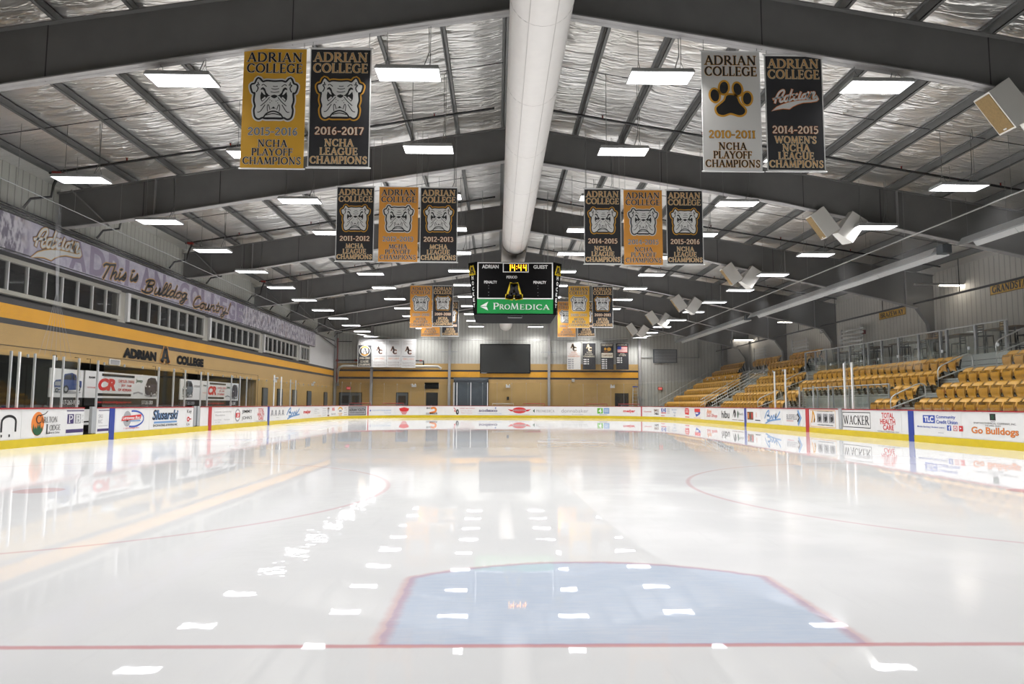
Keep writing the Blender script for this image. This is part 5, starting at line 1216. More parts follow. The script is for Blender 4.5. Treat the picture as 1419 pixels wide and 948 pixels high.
for ch, x in (('1', -.33), ('4', -.15), ('4', .12), ('4', .33)):
    w, h, t = .14, .27, .038
    for s in SEG[ch]:
        r = {'a': (0, h-t, w, h), 'b': (w-t, h/2, w, h), 'c': (w-t, 0, w, h/2), 'f': (0, h/2-.01, t, h), 'g': (0, h/2-t/2, w, h/2+t/2)}[s]
        P.rect(x+r[0], r[1], x+r[2], r[3], 'digit_amber', 0)
for y in (.07, .18): P.rect(.045, y, .08, y+.035, 'digit_amber', 0)
b.build('clock_digits', sb)['label'] = 'amber clock digits reading 14:44'
for s in (-1, 1):
    p0, p1 = Vector((s*1.62, .0, .5)), Vector((s*1.98, .36, 2.48))
    q = [Vector((s*1.575, -.002, .45)), Vector((s*1.735, .16, .45)), Vector((s*1.96, .34, 2.46)), Vector((s*1.64, -.002, 2.46))]
    u = Vector((s*.707, .707, 0)); n = Vector((s*.707, -.707, 0))
    b = MB(); vd = (q[2]-q[1]).normalized(); org = (q[0]+q[1])/2 + n*.035; lean = ((q[2]+q[3])/2-(q[0]+q[1])/2)/2.01
    P = Print(b, org, u if s > 0 else -u, lean, n, .003, .003)
    for i, ch in enumerate('HOCKEY'): P.sans(ch, -.055, 1.36-i*.235, .11, .17, 'white', 1, .03)
    block_A(P, -.13, 1.62, .26, .28, 'near_black', 1, 'print_yellow', .06)
    b.build('side_lettering', sb)
b = MB(); b.box(-.30, .30, .25, .55, .25, .335, 'near_black'); P = Print(b, (-.30, .25, .25), (1, 0, 0), (0, 0, 1), (0, -1, 0)); P.frame(0, 0, .6, .085, .012, 'print_grey', 0); b.build('horn_grille', sb)
k = MB()
for x in (-1.4, 1.4):
    for y in (.5, 2.8): k.tube([(x, y, 2.56), (x, y, roof_z(x)-.26-4.55)], .012, 'wire', 5)
k.build('hanging_cable', sb)

# ------------------------------------------------------------------ loudspeakers under the right of each frame
def make_speaker():
    b = MB()      # horn cabinet: wide front, narrower tilted back; local -Y is the front
    w, h = .29, .46
    b.add([(-w, -.25, -h), (w, -.25, -h), (w, -.25, h), (-w, -.25, h), (-w*.55, .32, -h), (w*.55, .32, -h), (w*.55, .32, h), (-w*.55, .32, h)],
          [(0, 1, 2, 3), (5, 4, 7, 6), (1, 0, 4, 5), (2, 1, 5, 6), (3, 2, 6, 7), (0, 3, 7, 4)], 'speaker_white')
    o = b.build('loudspeaker')
    k = MB(); k.box(-w+.035, w-.035, -.262, -.251, -h+.035, h-.035, 'speaker_grille'); k.build('grille', o)['label'] = 'tan speaker grille'
    k = MB(); k.box(-.05, .05, -.27, -.262, -h+.06, -h+.09, 'white'); k.build('badge', o)
    return o
spk = None
for y, nm in zip(FRAMES, ('nearest frame', 'second frame', 'third frame', 'fourth frame', 'fifth frame', 'sixth frame')):
    for j, (x, yaw) in enumerate(((10.33, -38), (11.25, 40))):
        o = spk if spk is None else None
        if spk is None: spk = make_speaker(); o = spk
        else: o = copy_tree(spk)
        zz = 7.28 if j == 0 else 7.12
        if nm == 'nearest frame': zz += .12; x -= .36
        o.location = (x, y-.05, zz)
        nv = Vector((-.80 if j == 0 else .80, .15, -.57)).normalized(); lv_ = Vector((-.57 if j == 0 else .57, 0, .80)); lv_ = (lv_-nv*lv_.dot(nv)).normalized()
        ay = -nv; ax = ay.cross(lv_)
        M = Matrix(((ax.x, ay.x, lv_.x, 0), (ax.y, ay.y, lv_.y, 0), (ax.z, ay.z, lv_.z, 0), (0, 0, 0, 1)))
        o.rotation_euler = M.to_euler()
        tag(o, 'white loudspeaker hanging under the right of the %s, %s of the pair' % (nm, 'left one' if j == 0 else 'right one'), 'loudspeaker', 'loudspeaker pairs under the roof frames')
        k = MB(); im = M.inverted(); top = im @ Vector((0, .05, fb(x)-zz)); k.bar((0, .12, .0), top, .07, .03, 'speaker_white'); k.bar((-.2, .12, .0), (.2, .12, .0), .05, .05, 'speaker_white'); k.build('bracket', o)

# ------------------------------------------------------------------ radiant tube heaters over the seats
for i, (y0, y1, lab) in enumerate(((15.0, 22.6, 'silver radiant heater reflector over the nearest seats'), (24.0, 42.2, 'long silver radiant heater reflector over the middle seats'), (43.4, 60.0, 'silver radiant heater reflector over the farthest seats'))):
    b = MB(); n = int((y1-y0)/2.5)+1
    for j in range(n):
        a, c = y0+(y1-y0)*j/n, y0+(y1-y0)*(j+1)/n-.02; e = .004*(j % 2)
        prof = [(-.34, -.16), (-.16, .10), (.16, .10), (.34, -.16)]
        for (xa, za), (xb, zb) in zip(prof, prof[1:]):
            b.hexa([(xa, a, za+e), (xb, a, zb+e), (xb, c, zb+e), (xa, c, za+e)], [(xa, a, za+.012+e), (xb, a, zb+.012+e), (xb, c, zb+.012+e), (xa, c, za+.012+e)], 'alu')
    o = b.build('radiant_heater', loc=(15.0, 0, 6.62)); tag(o, lab, 'heater', 'radiant heaters over the seats')
    k = MB(); k.tube([(0, y0+.1, -.03), (0, y1-.1, -.03)], .05, 'steel_dull', 8); k.build('burner_tube', o)
    k = MB(); k.box(-.16, .16, y0-.42, y0-.06, -.16, .14, 'door_grey'); k.build('burner_box', o)
    for j in range(n+1): yy = min(max(y0+(y1-y0)*j/n, y0+.1), y1-.1); k = MB(); k.tube([(0, yy, .11), (0, yy, roof_z(15)-.26-6.62)], .006, 'wire', 4); k.build('hanger', o)

# ------------------------------------------------------------------ grandstand: stepped decks, seats, rails
def row_x(k): return 14.2+.8*(k-1)          # back of row k (1-based)
def row_z(k): return .57+.53*(k-1)          # tread height of row k
b = MB()
for k in range(1, 8):
    x0, x1 = row_x(k)-.62, row_x(k)+.18; z = row_z(k)
    if k == 7: x1 = XR
    spans = [(YN, 62.0)]
    if k <= 2: spans = [(YN, 27.5), (35.6, 62.0)]
    if k >= 5: spans = [(40.8, 62.0)]
    for a, c in spans:
        b.box(x0, x1, a, c, z-.06, z, 'riser')
        zb = (row_z(k-1) if k > 1 else 0)
        for i in range(4): zz = zb+(z-.06-zb)*i/4; b.box(x0-.008, x0+.02, a, c, zz+.015, zb+(z-.06-zb)*(i+1)/4-.015, 'riser')
        b.box(x0+.03, x0+.04, a, c, zb, z-.06, 'charcoal_strip')
# wall facing the penalty boxes, and under the raised deck
for i in range(9): b.box(15.15, 15.18, 27.5, 35.6, .05+i*.165, .20+i*.165, 'riser')
b.box(15.19, 15.2, 27.5, 35.6, 0, 1.6, 'charcoal_strip'); b.box(15.15, 15.4, 27.5, 35.6, 1.57, 1.63, 'riser')
for i in range(5): b.box(17.38, 17.41, YN, 40.8, 2.16+i*.18, 2.32+i*.18, 'riser')
b.box(17.42, 17.44, YN, 40.8, 2.1, 3.1, 'charcoal_strip'); b.box(17.38, XR, YN, 40.8, 3.04, 3.10, 'riser'); b.box(17.44, XR, 40.74, 40.8, 2.1, 3.1, 'riser')
struct(b.build('floor_grandstand'))
# half steps in the aisles
AIS = [(24.35, 25.45), (37.75, 38.65), (46.0, 48.9)]
for i, (a, c) in enumerate(AIS):
    o = tag(empty('aisle_steps', (0, 0, 0)), ['grey metal aisle steps beside the nearest seats', 'grey metal aisle steps left of the penalty boxes', 'grey metal aisle steps between the middle and far seats'][i], 'steps', 'aisle steps in the grandstand')
    for k in range(2, 5 if i < 2 else 7):
        s = MB(); x0 = row_x(k)-.62; s.box(x0-.30, x0, a+.05, min(c, a+1.1)-.05, row_z(k-1), row_z(k-1)+.265, 'steel_dull'); s.build('half_step', o)

def seat_meshes():
    """fold-up stadium seat; local -X faces the ice, origin on the tread at the back edge"""
    w = .235
    bk = MB(); N = 5
    prof = [(-.13, .42), (-.10, .56), (-.05, .68), (.03, .78), (.10, .865)]
    vs = []
    for x, z in prof:
        for i in range(N+1):
            t = -1+2*i/N; ww = w*(1 if z < .8 else .96); vs.append((x-.03*t*t*1.0, t*ww, z-(.015*t**4 if z > .8 else 0)))
    n = N+1; m_ = len(prof)*n; vb = [(x+.025, y, z) for x, y, z in vs]
    fs = [(r*n+i, r*n+i+1, (r+1)*n+i+1, (r+1)*n+i) for r in range(4) for i in range(N)]
    bk.add(vs+vb, [tuple(reversed(f)) for f in fs]+[tuple(m_+q for q in f) for f in fs]+[(4*n+i, 4*n+i+1, m_+4*n+i+1, m_+4*n+i) for i in range(N)]+[(i+1, i, m_+i, m_+i+1) for i in range(N)]+[(r*n, (r+1)*n, m_+(r+1)*n, m_+r*n) for r in range(4)]+[((r+1)*n+N, r*n+N, m_+r*n+N, m_+(r+1)*n+N) for r in range(4)], 'seat_gold', True)
    pn = MB(); prof = [(-.19, .32, .80), (-.245, .45, .88), (-.245, .60, .96), (-.20, .715, 1.0)]; vs = []
    for x, z, sc in prof:
        for i in range(N+1): t = -1+2*i/N; vs.append((x+.02*t*t, t*.222*sc, z-(.05*t*t if z < .45 else 0)+(.0 if z < .6 else -.01*t*t)))
    m_ = 4*n; vb = [(x+.03, y, z) for x, y, z in vs]; fs = [(r*n+i, r*n+i+1, (r+1)*n+i+1, (r+1)*n+i) for r in range(3) for i in range(N)]
    pn.add(vs+vb, [tuple(reversed(f)) for f in fs]+[tuple(m_+q for q in f) for f in fs]+[(3*n+i, 3*n+i+1, m_+3*n+i+1, m_+3*n+i) for i in range(N)]+[(i+1, i, m_+i, m_+i+1) for i in range(N)]+[(r*n, (r+1)*n, m_+(r+1)*n, m_+r*n) for r in range(3)]+[((r+1)*n+N, r*n+N, m_+r*n+N, m_+(r+1)*n+N) for r in range(3)], 'seat_gold_shaded', True)
    pn.box(-.236, -.224, -.13, .13, .640, .656, 'near_black')
    sd = MB()
    sd.bar((.02, -.262, .02), (-.13, -.262, .46), .035, .09, 'black'); sd.bar((-.13, -.262, .42), (-.22, -.262, .44), .035, .06, 'black'); sd.box(-.06, .06, -.29, -.235, 0, .03, 'black'); sd.bar((-.09, -.262, .44), (-.03, -.262, .72), .03, .05, 'black')
    pl = MB(); pl.hexa([(-.012, -.035, .72), (-.012, .035, .72), (.0, .035, .715), (.0, -.035, .715)], [(.035, -.035, .775), (.035, .035, .775), (.047, .035, .77), (.047, -.035, .77)], 'white')
    allm = MB()
    for q in (bk, pn, sd):
        for f, mi_, sm_ in zip(q.f, q.m, q.sm): allm.add([q.v[i] for i in f], [tuple(range(len(f)))], q.mats[mi_], sm_)
    return {'backrest': bk.mesh('backrest'), 'seat_pan': pn.mesh('seat_pan'), 'standard': sd.mesh('standard'), 'number_plate': pl.mesh('number_plate'), 'all': allm.mesh('stadium_seat')}
SM = seat_meshes()
PITCH_S = .54
nseat = 0
def put_row(k, y0, n, label_fn, parts=True, step=1):
    global nseat
    for i in range(n):
        y = y0+step*(i+.5)*PITCH_S
        if parts:
            o = empty('stadium_seat', (row_x(k), y, row_z(k)))
            for nm in ('backrest', 'seat_pan', 'standard', 'number_plate'):
                c = bpy.data.objects.new(nm, SM[nm]); COL.objects.link(c); c.parent = o
        else:
            o = bpy.data.objects.new('stadium_seat', SM['all']); COL.objects.link(o); o.location = (row_x(k), y, row_z(k))
        tag(o, label_fn(i), 'seat', 'gold fold-up stadium seats'); nseat += 1
ROWN = ['', 'front row', 'second row', 'third row', 'fourth row', 'fifth row', 'sixth row', 'top row']
def lab(block, k, side): return lambda i: 'fold-up seat, %s from the %s, %s of the %s' % (ORD[i], side, ROWN[k], block)
# nearest block (counted from its aisle toward the right edge)
for k, n in ((1, 11), (2, 9), (3, 7)): put_row(k, 24.3, n, lab('nearest block', k, 'aisle'), True, -1)
put_row(4, 23.2, 3, lab('nearest block', 4, 'steps'), True, -1)
for k in (1, 2): put_row(k, 25.6, 3, lab('short block right of penalty boxes', k, 'aisle'))
for k in (1, 2): put_row(k, 37.5, 3, lab('short block left of penalty boxes', k, 'aisle'), True, -1)
for k in (3, 4): put_row(k, 25.5, 22, lab('block above the penalty boxes', k, 'nearer aisle'))
for k in (1, 2, 3, 4): put_row(k, 38.7, 13, lab('middle block', k, 'nearer aisle'))
put_row(5, 41.0, 9, lab('middle block', 5, 'raised deck'))
for k in (6, 7): put_row(k, 41.8, 8, lab('middle block', k, 'raised deck'))
put_row(6, 46.2, 3, lab('short upper rows', 6, 'middle block')); put_row(7, 48.0, 9, lab('short upper rows', 7, 'middle block'))
for k, y0, n in ((1, 49.3, 22), (2, 49.3, 22), (3, 49.3, 21), (4, 49.3, 21), (5, 51.3, 17), (6, 54.0, 12), (7, 55.2, 10)): put_row(k, y0, n, lab('farthest block', k, 'aisle'), False)

# ---- rails
def rail(pts_list, label, m='alu', r=.024, cat='handrail', group='handrails in the grandstand'):
    b = MB()
    for pts in pts_list: b.tube(pts, r, m, 8)
    return tag(b.build('handrail'), label, cat, group)
def loop_rail(y, ka, label):
    """bent tube aisle rail climbing two rows"""
    xa, xb = row_x(ka)-.55, row_x(ka)+.75; za, zb = row_z(ka), row_z(ka)+1.05
    top = [(xa, y, za), (xa, y, za+.78), (xa+.06, y, za+.90), (xa+.16, y, za+.98), (xb-.35, y, za+1.35), (xb-.18, y, za+1.40), (xb-.05, y, za+1.36), (xb, y, za+1.22), (xb, y, za+.53)]
    mid = [(xa, y, za+.50), (xb, y, za+.98)]
    return rail([top, mid], label)
loop_rail(25.15, 1, 'bent grey aisle handrail beside the front short block right of penalty boxes')
loop_rail(24.85, 3, 'bent grey aisle handrail in front of the deck, upper one of the nearest aisle')
loop_rail(23.6, 4.6, 'bent grey handrail on the deck steps by the top of the nearest block')
loop_rail(38.2, 1, 'bent grey aisle handrail left of the penalty boxes, lower one')
loop_rail(38.4, 3, 'bent grey aisle handrail left of the penalty boxes, upper one')
def slope_rail(y, k0, k1, label, h=(.55, .75, .95)):
    ps = []
    for hh in h: ps.append([(row_x(k0)-.6, y, row_z(k0)+hh), (row_x(k1), y, row_z(k1)+hh)])
    for k in (k0, (k0+k1)//2, k1): x = row_x(k)-.3; ps.append([(x, y, row_z(k)), (x, y, row_z(k)+h[-1]+.19)])
    return rail(ps, label)
slope_rail(46.3, 1, 5, 'long sloping steel handrail on the right of the far aisle')
slope_rail(48.9, 1, 5, 'long sloping steel handrail on the left of the far aisle')
slope_rail(61.6, 1, 6, 'pale sloping handrail at the far wall beside the last seats', (.5, .95))
# deck guard rail with glass and posts
g = tag(empty('guard_rail', (17.45, 0, 0)), 'long glass guard rail along the front of the raised deck', 'guard rail')
k = MB(); k.tube([(0, 24.2, 4.22), (0, 37.0, 4.22), (.0, 40.7, 4.22)], .03, 'alu', 8); k.build('top_rail', g)
k = MB(); ys = [24.3, 25.9, 27.6, 28.0, 29.5, 31.0, 32.4, 33.6, 34.0, 35.4, 36.6, 38.0, 39.3, 40.6]
for y in ys:
    p = MB(); p.box(-.05, .03, y-.05, y+.05, 2.62, 4.2, 'steel_dull'); p.build('post', g)
for a, c in zip(ys, ys[1:]): k.box(-.008, .008, a+.06, c-.06, 3.12, 4.18, 'rink_glass')
k.build('glass_infill', g)
g = tag(empty('guard_rail', (17.45, 0, 0)), 'grey guard rail on the raised deck at the right edge of the view', 'guard rail')
k = MB(); k.tube([(0, 12, 4.22), (0, 22.6, 4.22)], .03, 'alu', 8); k.build('top_rail', g)
for y in (12.1, 14.5, 17, 19.5, 22.5): p = MB(); p.box(-.05, .03, y-.05, y+.05, 2.62, 4.2, 'steel_dull'); p.build('post', g)
# penalty box rails: low glass in front of the ribbed wall
g = tag(empty('penalty_box_screen', (15.0, 0, 0)), 'low glass screen with steel rail behind the penalty boxes', 'screen')
k = MB(); k.tube([(0, 27.6, 2.02), (0, 35.5, 2.02)], .025, 'alu', 8); k.build('top_rail', g)
k = MB(); ys = [27.6, 29.2, 30.8, 32.3, 33.9, 35.5]
for y in ys: p = MB(); p.box(-.03, .03, y-.03, y+.03, 1.0, 2.0, 'steel_dull'); p.build('post', g)
for a, c in zip(ys, ys[1:]): k.box(-.006, .006, a+.04, c-.04, 1.05, 1.98, 'rink_glass')
k.build('glass_infill', g)
# tables and stools on the deck
def high_table(x, y, label, w=.9, d=1.6):
    o = empty('high_table', (x, y, 3.1)); tag(o, label, 'table', 'tables on the raised deck')
    k = MB(); k.box(-w/2, w/2, -d/2, d/2, 1.0, 1.05, 'wood_top'); k.build('table_top', o)
    for sx in (-1, 1):
        for sy in (-1, 1): k = MB(); k.bar((sx*(w/2-.06), sy*(d/2-.08), 0), (sx*(w/2-.1), sy*(d/2-.12), 1.0), .04, .04, 'table_dark'); k.build('leg', o)
def bar_chair(x, y, rz, label):
    o = empty('bar_chair', (x, y, 3.1), rz); tag(o, label, 'chair', 'tall dark chairs on the raised deck')
    k = MB(); k.box(-.2, .2, -.2, .2, .74, .78, 'table_dark'); k.build('seat', o)
    for sx in (-1, 1):
        for sy in (-1, 1): k = MB(); k.bar((sx*.22, sy*.22, 0), (sx*.18, sy*.18, .74 if sx < 0 else 1.2), .03, .03, 'table_dark'); k.build('leg', o)
    k = MB()
    for z in (.9, 1.0, 1.1, 1.18): k.box(.17, .195, -.18, .18, z-.025, z+.02, 'table_dark')
    k.build('backrest', o)
    k = MB()
    for s in (-1, 1): k.bar((-.21, s*.21, .3), (.21, s*.21, .3), .025, .025, 'table_dark'); k.bar((s*.21, -.21, .35), (s*.21, .21, .35), .025, .025, 'table_dark')
    k.build('footrest', o)
for i, (y, d) in enumerate(((26.2, 1.8), (29.6, 2.4), (32.9, 1.6), (35.6, 1.6), (38.6, 1.6))):
    high_table(18.9, y, 'tall dark table on the raised deck, %s from the deck steps' % ORD[i], .8, d)
for i, (x, y, r) in enumerate(((18.2, 25.2, PI), (18.9, 24.9, -PI/2), (18.3, 26.6, PI), (19.5, 26.1, 0), (18.2, 29.2, PI), (19.5, 30.0, 0), (18.2, 31.9, PI), (19.5, 32.8, 0), (18.2, 34.4, PI), (18.3, 36.4, PI), (19.5, 38.2, 0), (18.0, 23.3, PI), (18.8, 23.0, 0))):
    bar_chair(x, y, r, 'tall dark chair on the raised deck, %s counted from the deck steps' % ORD[i])
# horizontal-bar fence panels against the right wall
for y, nm in ((39.5, 'between the raised deck and the top seats'), (46.35, 'above the far aisle'), (53.6, 'behind the farthest block')):
    o = tag(empty('bar_fence', (19.62, y, row_z(7))), 'pale horizontal-bar fence panel %s' % nm, 'fence', 'bar fences at the right wall')
    for i in range(8): k = MB(); k.box(-.02, .02, -1.35, 1.35, .12+i*.22, .21+i*.22, 'alu'); k.build('slat', o)
    for s in (-1.1, 1.1): k = MB(); k.box(-.03, .03, s-.04, s+.04, 0, 1.85, 'alu'); k.build('post', o)

# ------------------------------------------------------------------ signs and fittings on the right wall
def sign(o, u, n, w, h, bg, draw, name, label, cat, t=.03):
    mb = MB(); o, u, n = Vector(o), Vector(u), Vector(n); up = Vector((0, 0, 1)); q = [o, o+u*w, o+u*w+up*h, o+up*h]
    mb.hexa([q[0], q[1], q[1]+n*t, q[0]+n*t], [q[3], q[2], q[2]+n*t, q[3]+n*t], bg)
    draw(Print(mb, o+n*t, u, up, n, .004, .003), w, h); return tag(mb.build(name), label, cat)
def d_txt(t, m, b_=.03, serif=False):
    def d(P, w, h):
        P.frame(0, 0, w, h, .025, 'near_black', 0)
        if serif: P.serif(t, .05*w, .18*h, .90*w, .64*h, m, 1, .0, 1.6)
        else: P.sans(t, .06*w, .2*h, .88*w, .6*h, m, 1, b_)
    return d
sign((XR-.002, 28.8, 5.80), (0, -1, 0), (-1, 0, 0), 2.75, .44, 'sign_gold', d_txt('GRANDSTAND', 'near_black', serif=True), 'wall_sign', 'gold sign with black letters, cut off by the right edge', 'sign')
sign((XR-.002, 37.45, 5.80), (0, -1, 0), (-1, 0, 0), 2.45, .40, 'sign_gold', d_txt('BRAZEWAY', 'near_black', serif=True), 'wall_sign', 'gold sign with black letters, the smaller of two on the right wall', 'sign')
for y, t, lb in ((44.5, '2', 'small square number sign on the right wall, nearer of two'), (51.8, '6', 'small square number sign on the right wall, farther of two')):
    sign((XR-.002, y, 5.78), (0, -1, 0), (-1, 0, 0), .50, .52, 'white', lambda P, w, h, t=t: (P.frame(0, 0, w, h, .05, 'near_black', 0), P.sans(t, .3*w, .2*h, .4*w, .6*h, 'near_black', 1, .05)), 'number_sign', lb, 'sign')
b = MB(); b.box(XR-.12, XR, 38.95, 39.12, 5.2, 5.42, 'pipe_red'); tag(b.build('fire_alarm'), 'small red fire alarm on the right wall left of the smaller gold sign', 'alarm')
b = MB(); b.tube([(19.0, 20, 5.95), (19.0, 62.3, 5.95)], .05, 'pipe_black', 8)
for y in (24, 29, 35, 40, 45, 52, 58): b.tube([(19.0, y, 5.95), (19.0, y, roof_z(19)-.3)], .02, 'pipe_black', 6)
tag(b.build('main_pipe'), 'dark sprinkler main running along the right wall above the seats', 'pipe')

# ------------------------------------------------------------------ far wall: screen, doors, fittings
def wallbox(name, x0, x1, z0, z1, d, m, label, cat, y=YF):
    b = MB(); b.box(x0, x1, y-d, y, z0, z1, m); o = b.build(name); return tag(o, label, cat)
sc = wallbox('video_screen', -2.17, 2.36, 3.92, 6.57, .15, 'black', 'large blank dark video screen on the far wall', 'screen', YF-.03)
k = MB(); k.box(-2.09, 2.28, YF-.192, YF-.181, 4.0, 6.49, 'screen'); k.build('display', sc)
k = MB(); k.box(-2.05, -1.55, YF-.2, YF-.18, 3.93, 3.985, 'print_grey'); k.build('name_plate', sc)
for (a, c, nm, dbl) in ((-14.63, -12.71, 'door_1', True), (-9.57, -8.6, 'door_2', False), (-6.9, -5.97, 'door_3', False), (10.02, 11.13, 'door_4', False)):
    o = struct(empty(nm, (a, YF, 0))); w = c-a
    k = MB(); k.box(-.06, w+.06, -.06, -.001, 0, 2.19, 'near_black'); struct(k.build('door_frame', o))
    n = 2 if dbl else 1
    for i in range(n):
        k = MB(); k.box(i*w/n+.02, (i+1)*w/n-.02, -.09, -.061, .02, 2.13, 'door_grey' if nm in ('door_1', 'door_2') else 'near_black'); l = k.build('door_leaf', o); struct(l)
        k = MB(); k.box(i*w/n+.15, (i+1)*w/n-.15, -.10, -.091, 1.2, 1.9, 'dark_room'); struct(k.build('door_window', o))
    k = MB(); k.box(w*.42, w*.46, -.13, -.09, .95, 1.1, 'steel'); struct(k.build('door_handle', o))
o = struct(empty('door_5', (-4.40, YF, 0)))
k = MB(); k.box(0, 2.95, -.10, -.001, 0, 3.50, 'rollup')
for i in range(23): k.box(0.02, 2.93, -.115, -.10, .02+i*.142, .13+i*.142, 'rollup')
k.build('rollup_curtain', o); k = MB(); k.box(-.10, 0, -.14, 0, 0, 3.52, 'charcoal_strip'); k.box(2.95, 3.0, -.14, 0, 0, 3.52, 'charcoal_strip'); k.box(-.1, 3.0, -.25, 0, 3.28, 3.52, 'door_grey'); k.build('door_track', o)
o = wallbox('television', -7.10, -5.84, 2.52, 3.08, .09, 'black', 'small black television above the dark door on the far wall', 'television', YF-.03); k = MB(); k.box(-7.04, -5.90, YF-.13, YF-.12, 2.57, 3.03, 'black_gloss'); k.build('display', o)
for x, z, lb in ((-8.05, 2.78, 'left of the television'), (.35, 2.75, 'right of the roll-up door'), (9.75, 2.76, 'above the dark door on the right')):
    o = wallbox('emergency_light', x-.2, x+.2, z-.1, z+.1, .12, 'white', 'white emergency light on the far wall %s' % lb, 'emergency light')
    for s in (-.13, .13): k = MB(); k.tube([(x+s, YF-.12, z+.11), (x+s, YF-.2, z+.15)], .06, 'white', 8); k.build('lamp_head', o)
for x, z, lb in ((-13.85, 2.55, 'above the double door at the far left corner'), (14.05, 2.62, 'on the pale wall left of the far seats')):
    o = wallbox('exit_sign', x-.2, x+.2, z-.13, z+.13, .08, 'near_black', 'red lit exit sign %s' % lb, 'exit sign'); k = MB(); P = Print(k, (x-.17, YF-.082, z-.10), (1, 0, 0), (0, 0, 1), (0, -1, 0)); P.rect(0, 0, .34, .20, 'exit_red', 0); P.sans('EXIT', .03, .04, .28, .12, 'white', 1, .04); k.build('exit_panel', o)
wallbox('speaker_box', 2.9+3.3-.12, 2.9+3.3+.12, 3.2, 3.45, .2, 'offwhite', 'small cream speaker box under the far gold stripe', 'speaker')
wallbox('wall_phone', .25, .45, 1.55, 1.85, .08, 'near_black', 'small black phone on the tan far wall', 'phone')
o = wallbox('louvre_vent', 13.45, 15.62, 4.94, 6.16, .12, 'door_grey', 'grey louvred vent on the pale far wall above the seats', 'vent')
for i in range(9): k = MB(); k.box(13.55, 15.52, YF-.15, YF-.12, 5.02+i*.125, 5.08+i*.125, 'steel_dull'); k.build('louvre', o)
b = MB(); b.tube([(12.3, YF-.1, 5.45), (13.4, YF-.1, 5.45)], .035, 'steel_dull', 6); b.tube([(15.7, YF-.1, 5.4), (17.6, YF-.1, 5.4), (17.6, YF-.1, 7.2)], .04, 'steel_dull', 6)
tag(b.build('conduit'), 'grey conduit running to the louvred vent on the far wall', 'conduit')
# pipework in the far left corner
b = MB(); b.tube([(XL+.35, YF-.35, 7.0), (XL+.35, YF-.35, 3.0)], .05, 'pipe_red', 8); b.tube([(XL+.35, YF-.35, 5.02), (-7.6, YF-.35, 5.02), (-7.2, YF-.35, 5.0), (-7.2, YF-.35, 4.55)], .06, 'pipe_black', 8)
for x in (XL+.35, -13.2, -7.45): b.tube([(x-.12, YF-.35, 5.02), (x+.12, YF-.35, 5.02)], .085, 'pipe_red', 8)
b.tube([(XL+.35, YF-.35, 6.7), (XL+1.6, YF-.35, 6.7)], .04, 'pipe_black', 6); tag(b.build('fire_pipe'), 'red and black fire pipe crossing behind the far white banners', 'pipe')
b = MB(); b.tube([(-14.72, YF-.5, 2.75), (-14.72, YF-.5, 4.15), (-14.6, YF-.5, 4.4), (-14.3, YF-.5, 4.50), (-5.9, YF-.5, 4.50), (-5.6, YF-.5, 4.3)], .12, 'offwhite', 10)
tag(b.build('exhaust_pipe'), 'thick pale exhaust pipe bending down in the far left corner', 'pipe')
for x in (-4.9, 4.02):
    b = MB(); b.box(-.75, .75, -.3, -.27, 5.8, 5.86, 'steel_dull'); b.box(-.1, .1, -.29, -.26, 5.6, 5.95, 'steel_dull')
    tag(b.build('bracket_arm', loc=(x, YF, 0)), 'thin horizontal bracket on the far column %s of the big screen' % ('left' if x < 0 else 'right'), 'bracket')
# step ladder against the far wall
o = tag(empty('step_ladder', (11.75, YF-.55, 0)), 'pale step ladder standing at the far wall beside the dark door', 'ladder')
for s in (-1, 1): k = MB(); k.bar((s*.30, 0, 0), (s*.2, .25, 2.75), .05, .08, 'offwhite'); k.build('side_rail', o); k = MB(); k.bar((s*.28, .5, 0), (s*.2, .27, 2.7), .04, .05, 'offwhite'); k.build('rear_leg', o)
for i in range(8): k = MB(); z = .3+i*.31; k.box(-.30+.012*i, .30-.012*i, -.03+.028*i, .06+.028*i, z, z+.03, 'offwhite'); k.build('step', o)
k = MB(); k.box(-.22, .22, .16, .36, 2.72, 2.82, 'print_blue'); k.build('top_cap', o)
# spare goals parked behind the far boards
def goal(x, y, label, m):
    o = tag(empty('hockey_goal', (x, y, 0)), label, 'goal', 'spare goals behind the far boards')
    k = MB(); k.tube([(-.92, 0, 0), (-.92, 0, 1.22), (.92, 0, 1.22), (.92, 0, 0)], .03, m, 8); k.build('posts_and_crossbar', o)
    k = MB(); k.tube([(-.92, .05, .03), (-.7, .9, .03), (0, 1.1, .03), (.7, .9, .03), (.92, .05, .03)], .025, m, 6); k.tube([(-.92, 0, 1.22), (-.55, .5, 1.2), (.55, .5, 1.2), (.92, 0, 1.22)], .022, m, 6); k.build('rear_frame', o)
    k = MB()
    for i in range(15): t = -0.88+i*.126; k.tube([(t*.62, .52, 1.18), (t*.8, .98, .05)], .005, 'net_white', 4)
    for i in range(8): z = .1+i*.14; k.tube([(-.8+.02*i, .9-.05*i, z), (.8-.02*i, .9-.05*i, z)], .005, 'net_white', 4)
    k.build('goal_net', o)
for x, m, lb in ((-12.6, 'line_red', 'red spare goal behind the far left boards, by the double door'), (-9.7, 'line_red', 'red spare goal behind the far boards, left of the television'), (-.1, 'offwhite', 'pale spare goal behind the far boards under the big screen'), (2.6, 'line_red', 'red spare goal behind the far boards right of the big screen'), (8.1, 'line_red', 'red spare goal behind the far boards below the flag banner'), (11.0, 'line_red', 'red spare goal in front of the step ladder')):
    goal(x, 61.6 if abs(x) < 10 else 61.8, lb, m)

